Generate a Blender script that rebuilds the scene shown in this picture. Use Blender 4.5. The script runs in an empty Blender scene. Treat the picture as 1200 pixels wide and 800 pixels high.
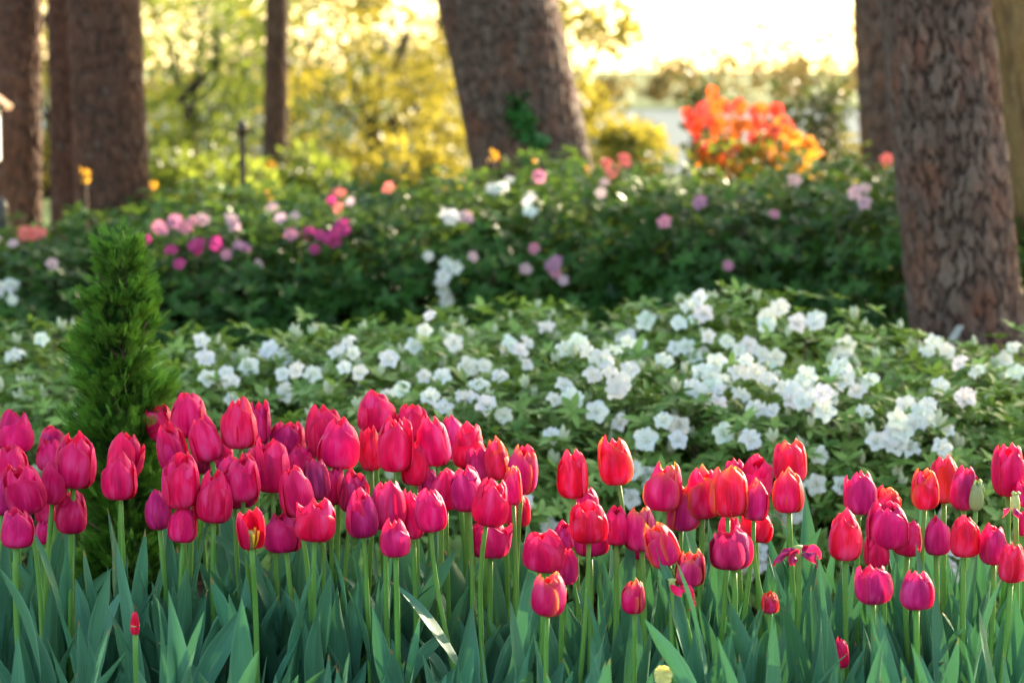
import bpy, math, random
import numpy as np
from mathutils import Vector, Matrix, Quaternion, noise as mnoise

random.seed(7)
RNG = np.random.default_rng(7)
SC = bpy.context.scene
COL = SC.collection
R = math.radians

# ------------------------------------------------------------------ camera
EYE = 0.92
FPX = 85.0 / 36.0 * 1200.0
HORIZON = 108.0
PITCH = math.atan((400.0 - HORIZON) / FPX)
cam_data = bpy.data.cameras.new("camera")
cam = bpy.data.objects.new("camera", cam_data)
COL.objects.link(cam)
cam.location = (0, 0, EYE)
cam.rotation_euler = (math.pi / 2 - PITCH, 0, 0)
cam_data.lens = 85
cam_data.sensor_width = 36
cam_data.clip_start = 0.05
cam_data.clip_end = 5000
cam_data.dof.use_dof = True
cam_data.dof.focus_distance = 3.02
cam_data.dof.aperture_fstop = 6.3
SC.camera = cam

# ------------------------------------------------------------------ light
SUN_EL, SUN_AZ = 18.0, 35.0          # azimuth clockwise from the view direction (+Y)
world = bpy.data.worlds.new("World")
SC.world = world
world.use_nodes = True
wn = world.node_tree
wn.nodes.clear()
sky = wn.nodes.new("ShaderNodeTexSky")
sky.sky_type = 'NISHITA'
sky.sun_disc = False
sky.sun_elevation = R(SUN_EL)
sky.sun_rotation = R(SUN_AZ)
sky.air_density = 1.0
sky.dust_density = 2.0
sky.ozone_density = 1.0
bg = wn.nodes.new("ShaderNodeBackground")
bg.inputs["Strength"].default_value = 0.15
wo = wn.nodes.new("ShaderNodeOutputWorld")
warm = wn.nodes.new("ShaderNodeMix")
warm.data_type = 'RGBA'
warm.blend_type = 'MULTIPLY'
warm.inputs[0].default_value = 1.0
warm.inputs[7].default_value = (1.05, 1.0, 0.86, 1)      # white balance tint: warms the sky light, less blue
wn.links.new(sky.outputs[0], warm.inputs[6])
wn.links.new(warm.outputs[2], bg.inputs[0])
wn.links.new(bg.outputs[0], wo.inputs[0])

sun_data = bpy.data.lights.new("sun", 'SUN')
sun_data.energy = 4.6
sun_data.angle = R(0.6)
sun_data.color = (1.0, 0.84, 0.58)
sun = bpy.data.objects.new("sun", sun_data)
COL.objects.link(sun)
SDIR = Vector((math.sin(R(SUN_AZ)) * math.cos(R(SUN_EL)), math.cos(R(SUN_AZ)) * math.cos(R(SUN_EL)), math.sin(R(SUN_EL))))
sun.rotation_euler = SDIR.to_track_quat('Z', 'Y').to_euler()
sun.location = (8, 12, 6)

SC.view_settings.view_transform = 'Standard'
SC.view_settings.look = 'None'
SC.view_settings.gamma = 1.0
SC.view_settings.exposure = 2.3
SC.view_settings.use_curve_mapping = False
SC.cycles.use_denoising = True
SC.cycles.max_bounces = 8
SC.cycles.diffuse_bounces = 3
SC.cycles.glossy_bounces = 2
SC.cycles.transmission_bounces = 4
SC.cycles.sample_clamp_indirect = 6.0
SC.cycles.caustics_reflective = False
SC.cycles.caustics_refractive = False


def at(px, py, d):
    """The place at depth d (metres along +Y) that a pixel of the 1200x800 photo looks at."""
    u = (px - 600.0) / FPX
    v = (400.0 - py) / FPX
    y = math.cos(PITCH) + v * math.sin(PITCH)
    z = -math.sin(PITCH) + v * math.cos(PITCH)
    k = d / y
    return Vector((u * k, d, EYE + z * k))


def ground_at(px, d):
    p = at(px, 400, d)
    return Vector((p.x, d, 0.0))


# ------------------------------------------------------------------ materials
def new_mat(name):
    m = bpy.data.materials.new(name)
    m.use_nodes = True
    nt = m.node_tree
    nt.nodes.clear()
    return m, nt, nt.nodes, nt.links


def ramp(nodes, stops, interp='LINEAR'):
    n = nodes.new("ShaderNodeValToRGB")
    n.color_ramp.interpolation = interp
    els = n.color_ramp.elements
    while len(els) > 1:
        els.remove(els[-1])
    els[0].position = stops[0][0]
    els[0].color = (*stops[0][1], 1)
    for p, c in stops[1:]:
        e = els.new(p)
        e.color = (*c, 1)
    return n


def math_node(nt, op, a, b=None, c=None, clamp=False):
    n = nt.nodes.new("ShaderNodeMath")
    n.operation = op
    n.use_clamp = clamp
    for i, v in enumerate((a, b, c)):
        if v is None:
            continue
        if isinstance(v, (int, float)):
            n.inputs[i].default_value = v
        else:
            nt.links.new(v, n.inputs[i])
    return n.outputs[0]


def mix_col(nt, fac, a, b, mode='MIX'):
    n = nt.nodes.new("ShaderNodeMix")
    n.data_type = 'RGBA'
    n.blend_type = mode
    for sock, v in ((n.inputs[0], fac), (n.inputs[6], a), (n.inputs[7], b)):
        if isinstance(v, (int, float)):
            sock.default_value = v
        elif isinstance(v, tuple):
            sock.default_value = (*v, 1)
        else:
            nt.links.new(v, sock)
    return n.outputs[2]


def finish(nt, col, rough=0.5, spec=0.4, trans=None, trans_fac=0.0, bump=None, bump_str=0.2, bump_dist=0.002, sheen=0.0):
    p = nt.nodes.new("ShaderNodeBsdfPrincipled")
    out = nt.nodes.new("ShaderNodeOutputMaterial")
    if isinstance(col, tuple):
        p.inputs["Base Color"].default_value = (*col, 1)
    else:
        nt.links.new(col, p.inputs["Base Color"])
    if isinstance(rough, (int, float)):
        p.inputs["Roughness"].default_value = rough
    else:
        nt.links.new(rough, p.inputs["Roughness"])
    p.inputs["Specular IOR Level"].default_value = spec
    p.inputs["Sheen Weight"].default_value = sheen
    if bump is not None:
        b = nt.nodes.new("ShaderNodeBump")
        b.inputs["Strength"].default_value = bump_str
        b.inputs["Distance"].default_value = bump_dist
        nt.links.new(bump, b.inputs["Height"])
        nt.links.new(b.outputs[0], p.inputs["Normal"])
    if trans is not None:
        t = nt.nodes.new("ShaderNodeBsdfTranslucent")
        if isinstance(trans, tuple):
            t.inputs[0].default_value = (*trans, 1)
        else:
            nt.links.new(trans, t.inputs[0])
        mx = nt.nodes.new("ShaderNodeMixShader")
        if isinstance(trans_fac, float):
            mx.inputs[0].default_value = trans_fac
        else:
            nt.links.new(trans_fac, mx.inputs[0])
        nt.links.new(p.outputs[0], mx.inputs[1])
        nt.links.new(t.outputs[0], mx.inputs[2])
        nt.links.new(mx.outputs[0], out.inputs[0])
    else:
        nt.links.new(p.outputs[0], out.inputs[0])
    return p


def noise_tex(nt, scale, detail=4, rough=0.55, vec=None, dist=0.0):
    n = nt.nodes.new("ShaderNodeTexNoise")
    n.inputs["Scale"].default_value = scale
    n.inputs["Detail"].default_value = detail
    n.inputs["Roughness"].default_value = rough
    n.inputs["Distortion"].default_value = dist
    if vec is not None:
        nt.links.new(vec, n.inputs["Vector"])
    return n


def obj_coords(nt):
    return nt.nodes.new("ShaderNodeTexCoord").outputs["Object"]


def scale_vec(nt, vec, s, off=None):
    m = nt.nodes.new("ShaderNodeMapping")
    m.inputs["Scale"].default_value = s
    nt.links.new(vec, m.inputs["Vector"])
    if off is not None:
        nt.links.new(off, m.inputs["Location"])
    return m.outputs[0]


def make_petal_mat():
    m, nt, N, L = new_mat("tulip_petal")
    info = N.new("ShaderNodeObjectInfo")
    uvn = N.new("ShaderNodeUVMap")
    sep = N.new("ShaderNodeSeparateXYZ")
    L.new(uvn.outputs[0], sep.inputs[0])
    u, v = sep.outputs[0], sep.outputs[1]
    off = N.new("ShaderNodeCombineXYZ")
    L.new(math_node(nt, 'MULTIPLY', info.outputs["Random"], 40.0), off.inputs[0])
    L.new(math_node(nt, 'MULTIPLY', info.outputs["Random"], 17.0), off.inputs[1])
    fine = noise_tex(nt, 1.0, 4, 0.6, scale_vec(nt, uvn.outputs[0], (34, 1.6, 1), off.outputs[0]))
    broad = noise_tex(nt, 1.0, 2, 0.5, scale_vec(nt, uvn.outputs[0], (3.6, 1.5, 1), off.outputs[0]))
    a = math_node(nt, 'ABSOLUTE', math_node(nt, 'SUBTRACT', math_node(nt, 'MULTIPLY', u, 2.0), 1.0))
    edge = math_node(nt, 'POWER', a, 7.0)
    tip = math_node(nt, 'POWER', v, 12.0)
    rim = math_node(nt, 'MAXIMUM', edge, tip, clamp=True)
    mid = math_node(nt, 'POWER', math_node(nt, 'SUBTRACT', 1.0, a, clamp=True), 9.0)
    base = info.outputs["Color"]
    # veins of the petal's own pigment; broad patches paint in overlap shade and lilac sheen
    vein = ramp(N, [(0.30, (0.66, 0.42, 0.66)), (0.48, (1, 1, 1)), (0.70, (1.12, 1.6, 1.3))])
    L.new(fine.outputs[0], vein.inputs[0])
    c = mix_col(nt, 0.8, base, vein.outputs[0], 'MULTIPLY')
    deep = math_node(nt, 'MULTIPLY', math_node(nt, 'SUBTRACT', 0.52, broad.outputs[0], clamp=True), 4.5, clamp=True)
    c = mix_col(nt, deep, c, (0.64, 0.45, 0.62), 'MULTIPLY')
    pal = mix_col(nt, math_node(nt, 'MULTIPLY', math_node(nt, 'SUBTRACT', broad.outputs[0], 0.50, clamp=True), 3.0, clamp=True), c, mix_col(nt, 0.55, base, (0.95, 0.16, 0.50)))
    c = mix_col(nt, math_node(nt, 'MULTIPLY', rim, 0.60), pal, (0.72, 0.07, 0.22))
    c = mix_col(nt, math_node(nt, 'MULTIPLY', mid, 0.20), c, (0.92, 0.04, 0.34))
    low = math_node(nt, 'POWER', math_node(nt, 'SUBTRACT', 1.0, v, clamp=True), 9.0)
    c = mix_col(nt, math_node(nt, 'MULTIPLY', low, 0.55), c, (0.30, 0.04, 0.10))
    sun_rim = math_node(nt, 'SUBTRACT', 1.0, info.outputs["Alpha"], clamp=True)
    wide = math_node(nt, 'MULTIPLY', math_node(nt, 'MAXIMUM', math_node(nt, 'POWER', a, 8.0), math_node(nt, 'POWER', v, 9.0), clamp=True), sun_rim, clamp=True)
    c = mix_col(nt, wide, c, (0.86, 0.27, 0.015))  # sunlit rim glow painted into the petal colour as an orange margin
    tr = mix_col(nt, rim, mix_col(nt, 0.55, base, (0.9, 0.02, 0.06)), mix_col(nt, sun_rim, (1.0, 0.045, 0.10), (1.0, 0.34, 0.02)))
    rough = math_node(nt, 'MULTIPLY_ADD', fine.outputs[0], 0.25, 0.38)
    finish(nt, c, rough, 0.13, tr, math_node(nt, 'MULTIPLY_ADD', rim, 0.48, 0.18), fine.outputs[0], 0.45, 0.0014)
    return m


def leaf_mat(name, dark, light, trans, tf=0.3, rough=0.45, spec=0.4, scale=60.0):
    m, nt, N, L = new_mat(name)
    at_ = N.new("ShaderNodeAttribute")
    at_.attribute_name = "tint"
    nz = noise_tex(nt, scale, 3, 0.6, obj_coords(nt))
    f = math_node(nt, 'ADD', at_.outputs["Fac"], math_node(nt, 'MULTIPLY', math_node(nt, 'SUBTRACT', nz.outputs[0], 0.5), 0.5), clamp=True)
    c = mix_col(nt, f, dark, light)
    t = mix_col(nt, f, tuple(x * 0.45 for x in trans), trans)
    finish(nt, c, rough, spec, t, tf, nz.outputs[0], 0.15, 0.002)
    return m


def make_tulip_leaf_mat():
    m, nt, N, L = new_mat("tulip_leaf")
    info = N.new("ShaderNodeObjectInfo")
    uvn = N.new("ShaderNodeUVMap")
    sep = N.new("ShaderNodeSeparateXYZ")
    L.new(uvn.outputs[0], sep.inputs[0])
    u, v = sep.outputs[0], sep.outputs[1]
    off = N.new("ShaderNodeCombineXYZ")
    L.new(math_node(nt, 'MULTIPLY', info.outputs["Random"], 50.0), off.inputs[1])
    L.new(math_node(nt, 'MULTIPLY', info.outputs["Random"], 31.0), off.inputs[0])
    fine = noise_tex(nt, 1.0, 3, 0.6, scale_vec(nt, uvn.outputs[0], (46, 1.1, 1), off.outputs[0]))
    broad = noise_tex(nt, 1.0, 4, 0.6, scale_vec(nt, uvn.outputs[0], (3, 4.0, 1), off.outputs[0]))
    a = math_node(nt, 'ABSOLUTE', math_node(nt, 'SUBTRACT', math_node(nt, 'MULTIPLY', u, 2.0), 1.0))
    edge = math_node(nt, 'POWER', a, 14.0, clamp=True)
    c = mix_col(nt, broad.outputs[0], (0.030, 0.142, 0.076), (0.098, 0.272, 0.168))
    c = mix_col(nt, 0.55, c, info.outputs["Color"], 'MULTIPLY')
    vr = ramp(N, [(0.3, (0.60, 0.66, 0.62)), (0.7, (1.3, 1.22, 1.28))])
    L.new(fine.outputs[0], vr.inputs[0])
    c = mix_col(nt, 0.8, c, vr.outputs[0], 'MULTIPLY')
    c = mix_col(nt, math_node(nt, 'MULTIPLY', edge, 0.55), c, (0.20, 0.36, 0.24))
    tipbrown = math_node(nt, 'MULTIPLY', math_node(nt, 'GREATER_THAN', math_node(nt, 'ADD', v, math_node(nt, 'MULTIPLY', math_node(nt, 'GREATER_THAN', info.outputs["Random"], 0.72), 0.025)), 1.0), 0.9)
    c = mix_col(nt, tipbrown, c, (0.30, 0.19, 0.08))
    finish(nt, c, 0.52, 0.20, (0.08, 0.26, 0.07), 0.11, fine.outputs[0], 0.45, 0.0015)
    return m


def simple_mat(name, c1, c2, scale, rough=0.6, spec=0.3, trans=None, tf=0.0, stretch=(1, 1, 1), bs=0.3, bd=0.003):
    m, nt, N, L = new_mat(name)
    nz = noise_tex(nt, scale, 5, 0.6, scale_vec(nt, obj_coords(nt), stretch))
    r = ramp(N, [(0.32, c1), (0.68, c2)])
    L.new(nz.outputs[0], r.inputs[0])
    finish(nt, r.outputs[0], rough, spec, trans, tf, nz.outputs[0], bs, bd)
    return m


def make_blossom_mat():
    m, nt, N, L = new_mat("blossom")
    info = N.new("ShaderNodeObjectInfo")
    uvn = N.new("ShaderNodeUVMap")
    sep = N.new("ShaderNodeSeparateXYZ")
    L.new(uvn.outputs[0], sep.inputs[0])
    nz = noise_tex(nt, 30, 3, 0.6, obj_coords(nt))
    thr = math_node(nt, 'POWER', math_node(nt, 'SUBTRACT', 1.0, sep.outputs[1], clamp=True), 3.0)
    c = mix_col(nt, math_node(nt, 'MULTIPLY', thr, 0.28), info.outputs["Color"], (0.42, 0.50, 0.16))
    c = mix_col(nt, math_node(nt, 'MULTIPLY', nz.outputs[0], 0.10), c, mix_col(nt, 0.5, c, (0.5, 0.5, 0.5), 'MULTIPLY'))
    finish(nt, c, 0.55, 0.25, info.outputs["Color"], 0.34, nz.outputs[0], 0.15, 0.002)
    return m


def make_bark_mat(name, plate_a, plate_b, red, fissure_shade):
    m, nt, N, L = new_mat(name)
    at_ = N.new("ShaderNodeAttribute")
    at_.attribute_name = "plate"
    hg = N.new("ShaderNodeAttribute")
    hg.attribute_name = "height"
    oc = obj_coords(nt)
    n1 = noise_tex(nt, 9, 5, 0.65, scale_vec(nt, oc, (1, 1, 0.6)))
    n2 = noise_tex(nt, 70, 5, 0.7, scale_vec(nt, oc, (1, 1, 0.45)))
    n3 = noise_tex(nt, 22, 4, 0.6, oc)
    c = mix_col(nt, at_.outputs["Fac"], plate_a, plate_b)
    rr = math_node(nt, 'MULTIPLY', math_node(nt, 'SUBTRACT', n1.outputs[0], 0.47, clamp=True), 4.0, clamp=True)
    c = mix_col(nt, rr, c, red)
    fl = ramp(N, [(0.3, (0.55, 0.55, 0.55)), (0.5, (1, 1, 1)), (0.72, (1.5, 1.5, 1.55))])
    L.new(n2.outputs[0], fl.inputs[0])
    c = mix_col(nt, 0.75, c, fl.outputs[0], 'MULTIPLY')
    lich = math_node(nt, 'MULTIPLY', math_node(nt, 'SUBTRACT', n3.outputs[0], 0.60, clamp=True), 5.0, clamp=True)
    c = mix_col(nt, math_node(nt, 'MULTIPLY', lich, 0.6), c, (0.19, 0.19, 0.17))
    # furrow shade painted in: the bark colour darkens between the plates
    c = mix_col(nt, math_node(nt, 'SUBTRACT', 1.0, hg.outputs["Fac"], clamp=True), c, fissure_shade)
    finish(nt, c, 0.85, 0.2, None, 0, n2.outputs[0], 0.6, 0.006)
    return m


M = {}
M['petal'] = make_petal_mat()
M['tleaf'] = make_tulip_leaf_mat()
M['stem'] = simple_mat("tulip_stem", (0.10, 0.26, 0.045), (0.18, 0.38, 0.08), 40, 0.5, 0.25, (0.2, 0.4, 0.05), 0.15, (1, 1, 0.1))
M['pistil'] = simple_mat("pistil", (0.30, 0.42, 0.12), (0.45, 0.52, 0.2), 200, 0.5)
M['stamen'] = simple_mat("stamen", (0.75, 0.45, 0.02), (0.9, 0.6, 0.05), 200, 0.6)
M['green_bud'] = simple_mat("green_bud", (0.16, 0.27, 0.10), (0.26, 0.36, 0.17), 40, 0.45, 0.4, (0.3, 0.4, 0.1), 0.2, (1, 1, 0.15))
M['azalea_leaf'] = leaf_mat("azalea_leaf", (0.050, 0.130, 0.022), (0.33, 0.48, 0.12), (0.27, 0.44, 0.06), 0.28, 0.45, 0.28)
M['hedge_leaf'] = leaf_mat("hedge_leaf", (0.009, 0.039, 0.007), (0.062, 0.172, 0.029), (0.22, 0.36, 0.05), 0.26, 0.45, 0.25)
M['conifer_leaf'] = leaf_mat("conifer_leaf", (0.011, 0.052, 0.010), (0.150, 0.360, 0.038), (0.18, 0.42, 0.03), 0.25, 0.55, 0.2)
M['gold_leaf'] = leaf_mat("gold_leaf", (0.07, 0.075, 0.012), (0.17, 0.15, 0.022), (0.47, 0.39, 0.045), 0.44, 0.5, 0.3, 2)
M['lime_leaf'] = leaf_mat("lime_leaf", (0.04, 0.07, 0.012), (0.10, 0.12, 0.02), (0.30, 0.37, 0.045), 0.5, 0.5, 0.3, 2)
M['olive_leaf'] = leaf_mat("olive_leaf", (0.016, 0.034, 0.010), (0.050, 0.080, 0.02), (0.13, 0.17, 0.03), 0.35, 0.5, 0.3, 2)
M['needle'] = leaf_mat("pine_needle", (0.02, 0.05, 0.015), (0.06, 0.10, 0.03), (0.12, 0.18, 0.04), 0.25, 0.5, 0.3, 2)
M['wood_leaf'] = leaf_mat("far_wood_leaf", (0.050, 0.052, 0.024), (0.12, 0.095, 0.042), (0.36, 0.27, 0.08), 0.42, 0.6, 0.2, 0.2)
M['ivy'] = leaf_mat("ivy_leaf", (0.02, 0.10, 0.02), (0.06, 0.20, 0.04), (0.1, 0.3, 0.05), 0.25, 0.4, 0.4)
M['blossom'] = make_blossom_mat()
M['azalea_bud'] = simple_mat("azalea_bud", (0.50, 0.55, 0.32), (0.72, 0.73, 0.58), 60, 0.5, 0.3, (0.6, 0.65, 0.4), 0.25)
M['twig'] = simple_mat("twig", (0.10, 0.065, 0.04), (0.20, 0.14, 0.09), 40, 0.8, 0.2, None, 0, (1, 1, 0.3))
M['bark'] = make_bark_mat("pine_bark", (0.084, 0.052, 0.041), (0.142, 0.098, 0.080), (0.165, 0.065, 0.040), (0.034, 0.021, 0.017))
M['bark_brown'] = make_bark_mat("brown_bark", (0.070, 0.032, 0.020), (0.098, 0.050, 0.034), (0.112, 0.044, 0.025), (0.034, 0.020, 0.015))
M['bark_gold'] = make_bark_mat("smooth_bark", (0.16, 0.10, 0.042), (0.22, 0.145, 0.06), (0.21, 0.11, 0.04), (0.11, 0.07, 0.033))
M['white_paint'] = simple_mat("white_paint", (0.44, 0.50, 0.54), (0.54, 0.60, 0.63), 12, 0.6, 0.2)
M['brown_roof'] = simple_mat("brown_roof", (0.20, 0.11, 0.06), (0.30, 0.17, 0.09), 30, 0.7)
M['dark_metal'] = simple_mat("dark_metal", (0.02, 0.02, 0.02), (0.04, 0.036, 0.03), 40, 0.35, 0.5)
M['bronze'] = simple_mat("bronze", (0.030, 0.019, 0.010), (0.055, 0.034, 0.017), 40, 0.35, 0.5)
M['grey_metal'] = simple_mat("grey_metal", (0.32, 0.33, 0.33), (0.42, 0.42, 0.42), 40, 0.45, 0.5)
M['mulch'] = simple_mat("mulch", (0.11, 0.06, 0.035), (0.30, 0.17, 0.10), 25, 0.9, 0.15)
M['pansy'] = simple_mat("pansy_petal", (0.75, 0.68, 0.22), (0.85, 0.80, 0.38), 60, 0.55, 0.2, (0.9, 0.8, 0.2), 0.3)


def make_ground_mat():
    m, nt, N, L = new_mat("ground")
    geo = N.new("ShaderNodeNewGeometry")
    sep = N.new("ShaderNodeSeparateXYZ")
    L.new(geo.outputs["Position"], sep.inputs[0])
    n1 = noise_tex(nt, 55, 6, 0.7, geo.outputs["Position"])
    n2 = noise_tex(nt, 0.6, 4, 0.6, geo.outputs["Position"])
    soil = ramp(N, [(0.3, (0.05, 0.030, 0.019)), (0.55, (0.14, 0.08, 0.05)), (0.75, (0.26, 0.155, 0.095))])
    L.new(n1.outputs[0], soil.inputs[0])
    grass = ramp(N, [(0.3, (0.05, 0.10, 0.02)), (0.7, (0.13, 0.17, 0.04))])
    L.new(n2.outputs[0], grass.inputs[0])
    f = math_node(nt, 'DIVIDE', math_node(nt, 'SUBTRACT', sep.outputs[1], 10.5), 3.0, clamp=True)
    c = mix_col(nt, f, soil.outputs[0], grass.outputs[0])
    finish(nt, c, 0.92, 0.15, None, 0, n1.outputs[0], 0.8, 0.01)
    return m


def make_water_mat():
    m, nt, N, L = new_mat("lake_water")
    geo = N.new("ShaderNodeNewGeometry")
    n1 = noise_tex(nt, 0.9, 4, 0.6, scale_vec(nt, geo.outputs["Position"], (0.5, 1, 1)))
    dif = N.new("ShaderNodeBsdfDiffuse")
    dif.inputs[0].default_value = (0.10, 0.125, 0.13, 1)
    gl = N.new("ShaderNodeBsdfGlossy")
    gl.inputs[1].default_value = 0.3
    bm = N.new("ShaderNodeBump")
    bm.inputs["Strength"].default_value = 0.5
    bm.inputs["Distance"].default_value = 0.2
    L.new(n1.outputs[0], bm.inputs["Height"])
    L.new(bm.outputs[0], gl.inputs["Normal"])
    mx = N.new("ShaderNodeMixShader")
    mx.inputs[0].default_value = 0.10
    out = N.new("ShaderNodeOutputMaterial")
    L.new(dif.outputs[0], mx.inputs[1])
    L.new(gl.outputs[0], mx.inputs[2])
    L.new(mx.outputs[0], out.inputs[0])
    return m


M['ground'] = make_ground_mat()
M['water'] = make_water_mat()


# ------------------------------------------------------------------ mesh helpers
def build(name, V, F, mats, parent=None, uv=None, tint=None, attrs=None, smooth=True, fmat=None):
    """One mesh object from arrays: V (n,3), F (m,k) of one face size or a list of index tuples."""
    me = bpy.data.meshes.new(name)
    V = np.asarray(V, dtype=np.float32)
    if isinstance(F, np.ndarray):
        k = F.shape[1]
        loops = F.astype(np.int32).ravel()
        starts = np.arange(0, len(loops), k, dtype=np.int32)
    else:
        loops = np.fromiter((i for f in F for i in f), dtype=np.int32)
        starts = np.cumsum([0] + [len(f) for f in F[:-1]]).astype(np.int32)
    me.vertices.add(len(V))
    me.vertices.foreach_set("co", V.ravel())
    me.loops.add(len(loops))
    me.loops.foreach_set("vertex_index", loops)
    me.polygons.add(len(starts))
    me.polygons.foreach_set("loop_start", starts)
    me.polygons.foreach_set("use_smooth", np.full(len(starts), smooth))
    me.update(calc_edges=True)
    if uv is not None:
        layer = me.uv_layers.new(name="UVMap")
        layer.data.foreach_set("uv", np.asarray(uv, dtype=np.float32)[loops].ravel())
    if tint is not None:
        a = me.attributes.new("tint", 'FLOAT', 'POINT')
        a.data.foreach_set("value", np.asarray(tint, dtype=np.float32))
    for key, arr in (attrs or {}).items():
        a = me.attributes.new(key, 'FLOAT', 'POINT')
        a.data.foreach_set("value", np.asarray(arr, dtype=np.float32))
    if not isinstance(mats, (list, tuple)):
        mats = [mats]
    for mm in mats:
        me.materials.append(mm)
    if fmat is not None:
        me.polygons.foreach_set("material_index", np.asarray(fmat, dtype=np.int32))
    me.validate()
    o = bpy.data.objects.new(name, me)
    COL.objects.link(o)
    if parent is not None:
        o.parent = parent
    return o


def share(name, src, parent=None):
    o = bpy.data.objects.new(name, src)
    COL.objects.link(o)
    if parent is not None:
        o.parent = parent
    return o


def thing(name, label, cat, loc=(0, 0, 0), group=None):
    o = bpy.data.objects.new(name, None)
    o.empty_display_size = 0.02
    COL.objects.link(o)
    o.location = loc
    o['label'] = label
    o['category'] = cat
    if group:
        o['group'] = group
    return o


def tag(o, label, cat, group=None):
    o['label'] = label
    o['category'] = cat
    if group:
        o['group'] = group
    return o


def structure(o):
    o['kind'] = 'structure'
    return o


class MB:
    """Collects shapes for ONE mesh."""
    def __init__(self):
        self.V, self.F = [], []

    def add(self, V, F):
        b = len(self.V)
        self.V.extend([tuple(v) for v in V])
        self.F.extend([tuple(i + b for i in f) for f in F])

    def tube(self, pts, rad, n=8, cap=True):
        pts = [Vector(p) for p in pts]
        rads = rad if isinstance(rad, (list, tuple)) else [rad] * len(pts)
        V, F = [], []
        ref = Vector((0.31, 0.95, 0.05)).normalized()
        for i, p in enumerate(pts):
            t = (pts[min(i + 1, len(pts) - 1)] - pts[max(i - 1, 0)]).normalized()
            x = t.cross(ref)
            if x.length < 1e-4:
                x = t.cross(Vector((1, 0, 0)))
            x.normalize()
            y = t.cross(x).normalized()
            for k in range(n):
                a = 2 * math.pi * k / n
                V.append(p + (x * math.cos(a) + y * math.sin(a)) * rads[i])
        for i in range(len(pts) - 1):
            for k in range(n):
                F.append((i * n + k, i * n + (k + 1) % n, (i + 1) * n + (k + 1) % n, (i + 1) * n + k))
        if cap:
            F.append(tuple(range(n - 1, -1, -1)))
            F.append(tuple((len(pts) - 1) * n + k for k in range(n)))
        self.add(V, F)

    def box(self, c, s, bev=0.0):
        c = Vector(c)
        hx, hy, hz = s[0] / 2, s[1] / 2, s[2] / 2
        b = min(bev, hx * 0.9, hy * 0.9)
        ring = [(-hx + b, -hy), (hx - b, -hy), (hx, -hy + b), (hx, hy - b), (hx - b, hy), (-hx + b, hy), (-hx, hy - b), (-hx, -hy + b)] if b > 0 else [(-hx, -hy), (hx, -hy), (hx, hy), (-hx, hy)]
        n = len(ring)
        V = [c + Vector((x, y, -hz)) for x, y in ring] + [c + Vector((x, y, hz)) for x, y in ring]
        F = [tuple(range(n - 1, -1, -1)), tuple(range(n, 2 * n))] + [(k, (k + 1) % n, n + (k + 1) % n, n + k) for k in range(n)]
        self.add(V, F)

    def build(self, name, mat, parent=None, smooth=True):
        return build(name, np.array(self.V), self.F, mat, parent, tint=np.full(len(self.V), 0.5), smooth=smooth)


def frames_from(dirs, roll):
    """Rotation matrices (n,3,3) whose local Y is dirs (n,3) and whose roll about it is given."""
    d = dirs / np.linalg.norm(dirs, axis=1, keepdims=True)
    ref = np.tile(np.array([0.0, 0.0, 1.0]), (len(d), 1))
    ref[np.abs(d[:, 2]) > 0.97] = (1.0, 0.0, 0.0)
    x = np.cross(d, ref)
    x /= np.linalg.norm(x, axis=1, keepdims=True)
    z = np.cross(x, d)
    c, s = np.cos(roll)[:, None], np.sin(roll)[:, None]
    xr = x * c + z * s
    zr = np.cross(xr, d)
    return np.stack([xr, d, zr], axis=2)


def scatter(tv, tf, pos, rot, scl, tint):
    """Copies of a template inside one mesh: arrays V, F, tint."""
    n, k = len(pos), len(tv)
    P = np.einsum('nij,nkj->nki', rot, tv[None, :, :] * scl[:, None, :]) + pos[:, None, :]
    V = P.reshape(-1, 3)
    F = (tf[None, :, :] + (np.arange(n) * k)[:, None, None]).reshape(-1, tf.shape[1])
    return V, F, np.repeat(tint, k)


def leaf_template(rows=5, fold=0.18, droop=0.25):
    """A pointed leaf along +Y, length 1, width about 0.38, folded along its midrib."""
    ts = np.linspace(0, 1, rows)
    V, F = [], []
    for t in ts:
        w = 0.19 * max(0.06, math.sin(math.pi * min(1, max(0, t ** 0.85))) ** 0.8)
        if t in (0.0,):
            w = 0.02
        zc = -droop * t * t
        V += [(-w, t, zc + fold * w * 2), (0, t, zc), (w, t, zc + fold * w * 2)]
    for i in range(rows - 1):
        for k in range(2):
            a = i * 3 + k
            F.append((a, a + 1, a + 4, a + 3))
    return np.array(V), np.array(F)


LEAF5 = leaf_template(5)
LEAF3 = leaf_template(4, 0.15, 0.2)


def vnoise(p, seed=0.0):
    return mnoise.noise(Vector((p[0] + seed, p[1] + seed * 1.7, p[2] - seed)))

# ------------------------------------------------------------------ the setting: ground, lake, far shore
def ground_z(x, y):
    z = 0.0
    if y > 15:
        z = -0.030 * (y - 15)
    if z < -4.0:
        z = -4.0
    if y > 520:
        z = -4.0 + min(2.2, (y - 520) * 0.03)
    if y > 640:
        z += min(30, (y - 640) * 0.012)
    near = max(0.0, 1 - abs(y - 6) / 14.0)
    z += near * (0.018 * vnoise((x * 2.3, y * 2.3, 0)) + 0.010 * vnoise((x * 9, y * 9, 3)))
    return z


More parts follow.
